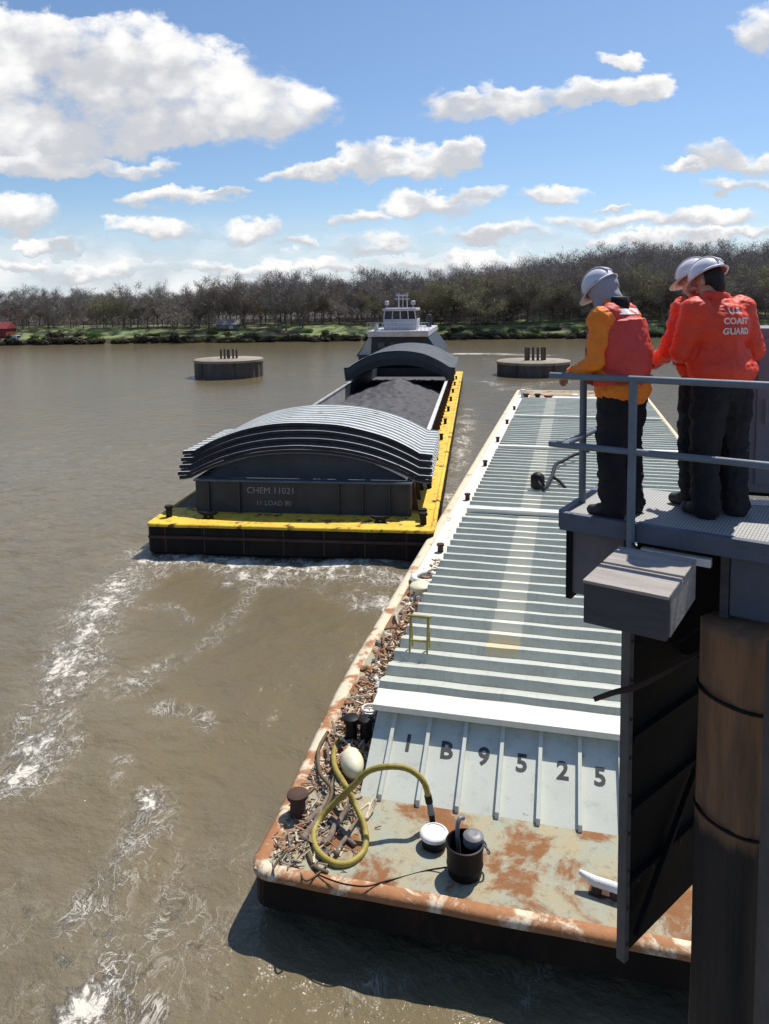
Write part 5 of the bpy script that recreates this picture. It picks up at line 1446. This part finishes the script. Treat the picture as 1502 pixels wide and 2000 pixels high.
    for i in range(rings):
        t = i / (rings - 1) * pi / 2
        for k in range(n):
            a_ = 2 * pi * k / n
            ridge = 1 + .03 * max(0, 1 - abs(cos(a_)) * 6) * (1 - sin(t) * .3)
            vs.append(c0 + HH @ V((cos(a_) * cos(t) * .112, sin(a_) * cos(t) * .135 * ridge, sin(t) * .128 - .0)))
    fs = [(i * n + k, i * n + (k + 1) % n, (i + 1) * n + (k + 1) % n, (i + 1) * n + k) for i in range(rings - 1) for k in range(n)]
    mb.add(vs, fs)
    hat = mb.build('hard_hat', look['hat'], o, smooth='all')
    mb = MB(); vs = []
    for k in range(n):
        a_ = 2 * pi * k / n; f_ = max(0, sin(a_)) ** 1.5
        for rr, dz in ((.0, .004), (.018 + .055 * f_, -.012 - .012 * f_), (.0, -.016)):
            vs.append(c0 + HH @ V((cos(a_) * (.112 + rr * .8), sin(a_) * (.135 + rr), dz)))
    mb.add(vs, [(3 * k + j, 3 * ((k + 1) % n) + j, 3 * ((k + 1) % n) + (j + 1) % 3, 3 * k + (j + 1) % 3) for k in range(n) for j in range(3)])
    mb.build('brim', look['hat'], hat, smooth='all')
    mb = MB()
    for k in range(3):
        pts = [c0 + HH @ V(((k - 1) * .028, cos(t) * .137, sin(t) * .131)) for t in [radians(15 + 15 * i) for i in range(11)]]
        mb.tube(pts, .006, 6)
    mb.build('ridge', look['hat'], hat, smooth='all')
    # writing on the back
    for body_, size, x, z, bold in look.get('text', []):
        me = text_mesh(body_, size, bold)
        bm2 = bmesh.new(); bm2.from_mesh(me); bmesh.ops.triangulate(bm2, faces=bm2.faces); bmesh.ops.subdivide_edges(bm2, edges=[e for e in bm2.edges if e.calc_length() > .02], cuts=2); bm2.to_mesh(me); bm2.free()
        for v in me.vertices:
            q = V((x + v.co.x, -1, z + v.co.y)); hit = bvh.ray_cast(q, V((0, 1, 0)))[0]
            y = hit.y if hit else ch.y - .2
            v.co = V((q.x, y - .012, q.z))
        me.materials.clear(); me.materials.append(M['reflect']); link('lettering', me, jo)
    return o

V3 = Vector
def std_pose(lean=.06, head_fwd=.10, head_dn=.3, turn=0.0, stance=.13):
    J = dict(pelvis=V3((0, 0, .95)), waist=V3((0, .01 + lean * .35, 1.12)), chest=V3((0, lean * .8, 1.34)), neck=V3((0, lean + .02, 1.53)))
    J['head'] = J['neck'] + V3((0, head_fwd, .135))
    J['face'] = V3((sin(turn), cos(turn), -head_dn))
    J['sh_l'], J['sh_r'] = V3((-.19, lean * .9, 1.45)), V3((.19, lean * .9, 1.45))
    for s_, sx in (('l', -1), ('r', 1)):
        J['kn_' + s_] = V3((sx * stance * .9, .02, .51)); J['an_' + s_] = V3((sx * stance, -.02, .10)); J['toe_' + s_] = V3((sx * .25, 1, 0)).normalized()
    return J
# worker leaning on the rail: orange jacket, red life vest
J = std_pose(.08, .075, .70, -.05)
J['el_l'], J['wr_l'] = V3((-.27, .06, 1.15)), V3((-.20, .30, 1.05))
J['el_r'], J['wr_r'] = V3((.30, .02, 1.14)), V3((.24, .26, 1.03))
q = on_z(1212, 1004, DZ)
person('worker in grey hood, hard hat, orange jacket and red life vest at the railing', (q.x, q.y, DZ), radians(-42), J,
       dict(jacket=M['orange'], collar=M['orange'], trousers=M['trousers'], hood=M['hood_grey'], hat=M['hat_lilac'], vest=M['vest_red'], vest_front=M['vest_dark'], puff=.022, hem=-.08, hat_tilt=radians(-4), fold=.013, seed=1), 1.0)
# lettered red coat, back turned
J = std_pose(.07, .07, .45, -.35)
J['el_l'], J['wr_l'] = V3((-.27, .10, 1.17)), V3((-.12, .32, 1.12))
J['el_r'], J['wr_r'] = V3((.27, .02, 1.17)), V3((.17, .27, 1.08))
q = on_z(1404, 1006, DZ)
person('worker in red coat lettered across the back, white hard hat tilted', (q.x, q.y, DZ), radians(-16), J,
       dict(jacket=M['coat_red'], collar=M['coat_red'], trousers=M['trousers'], hat=M['hat_white'], puff=.034, hem=.02, hat_tilt=radians(-8), fold=.009, seed=5,
            text=[('U.S.', .062, -.0, 1.455, .002), ('COAST', .060, .0, 1.385, .002), ('GUARD', .060, .0, 1.315, .002)]), 1.035)
J = std_pose(.05, .06, .35, -.35)
J['el_l'], J['wr_l'] = V3((-.30, .06, 1.17)), V3((-.26, .28, 1.06))
J['el_r'], J['wr_r'] = V3((.28, .06, 1.17)), V3((.16, .30, 1.10))
q = on_z(1376, 986, DZ)
person('worker in plain red coat half hidden behind the one with the lettered back', (q.x, q.y, DZ), radians(-24), J,
       dict(jacket=M['coat_red'], collar=M['coat_red'], trousers=M['trousers'], hat=M['hat_white'], puff=.032, hem=.02, hat_tilt=radians(-6), fold=.013, seed=9), 1.04)
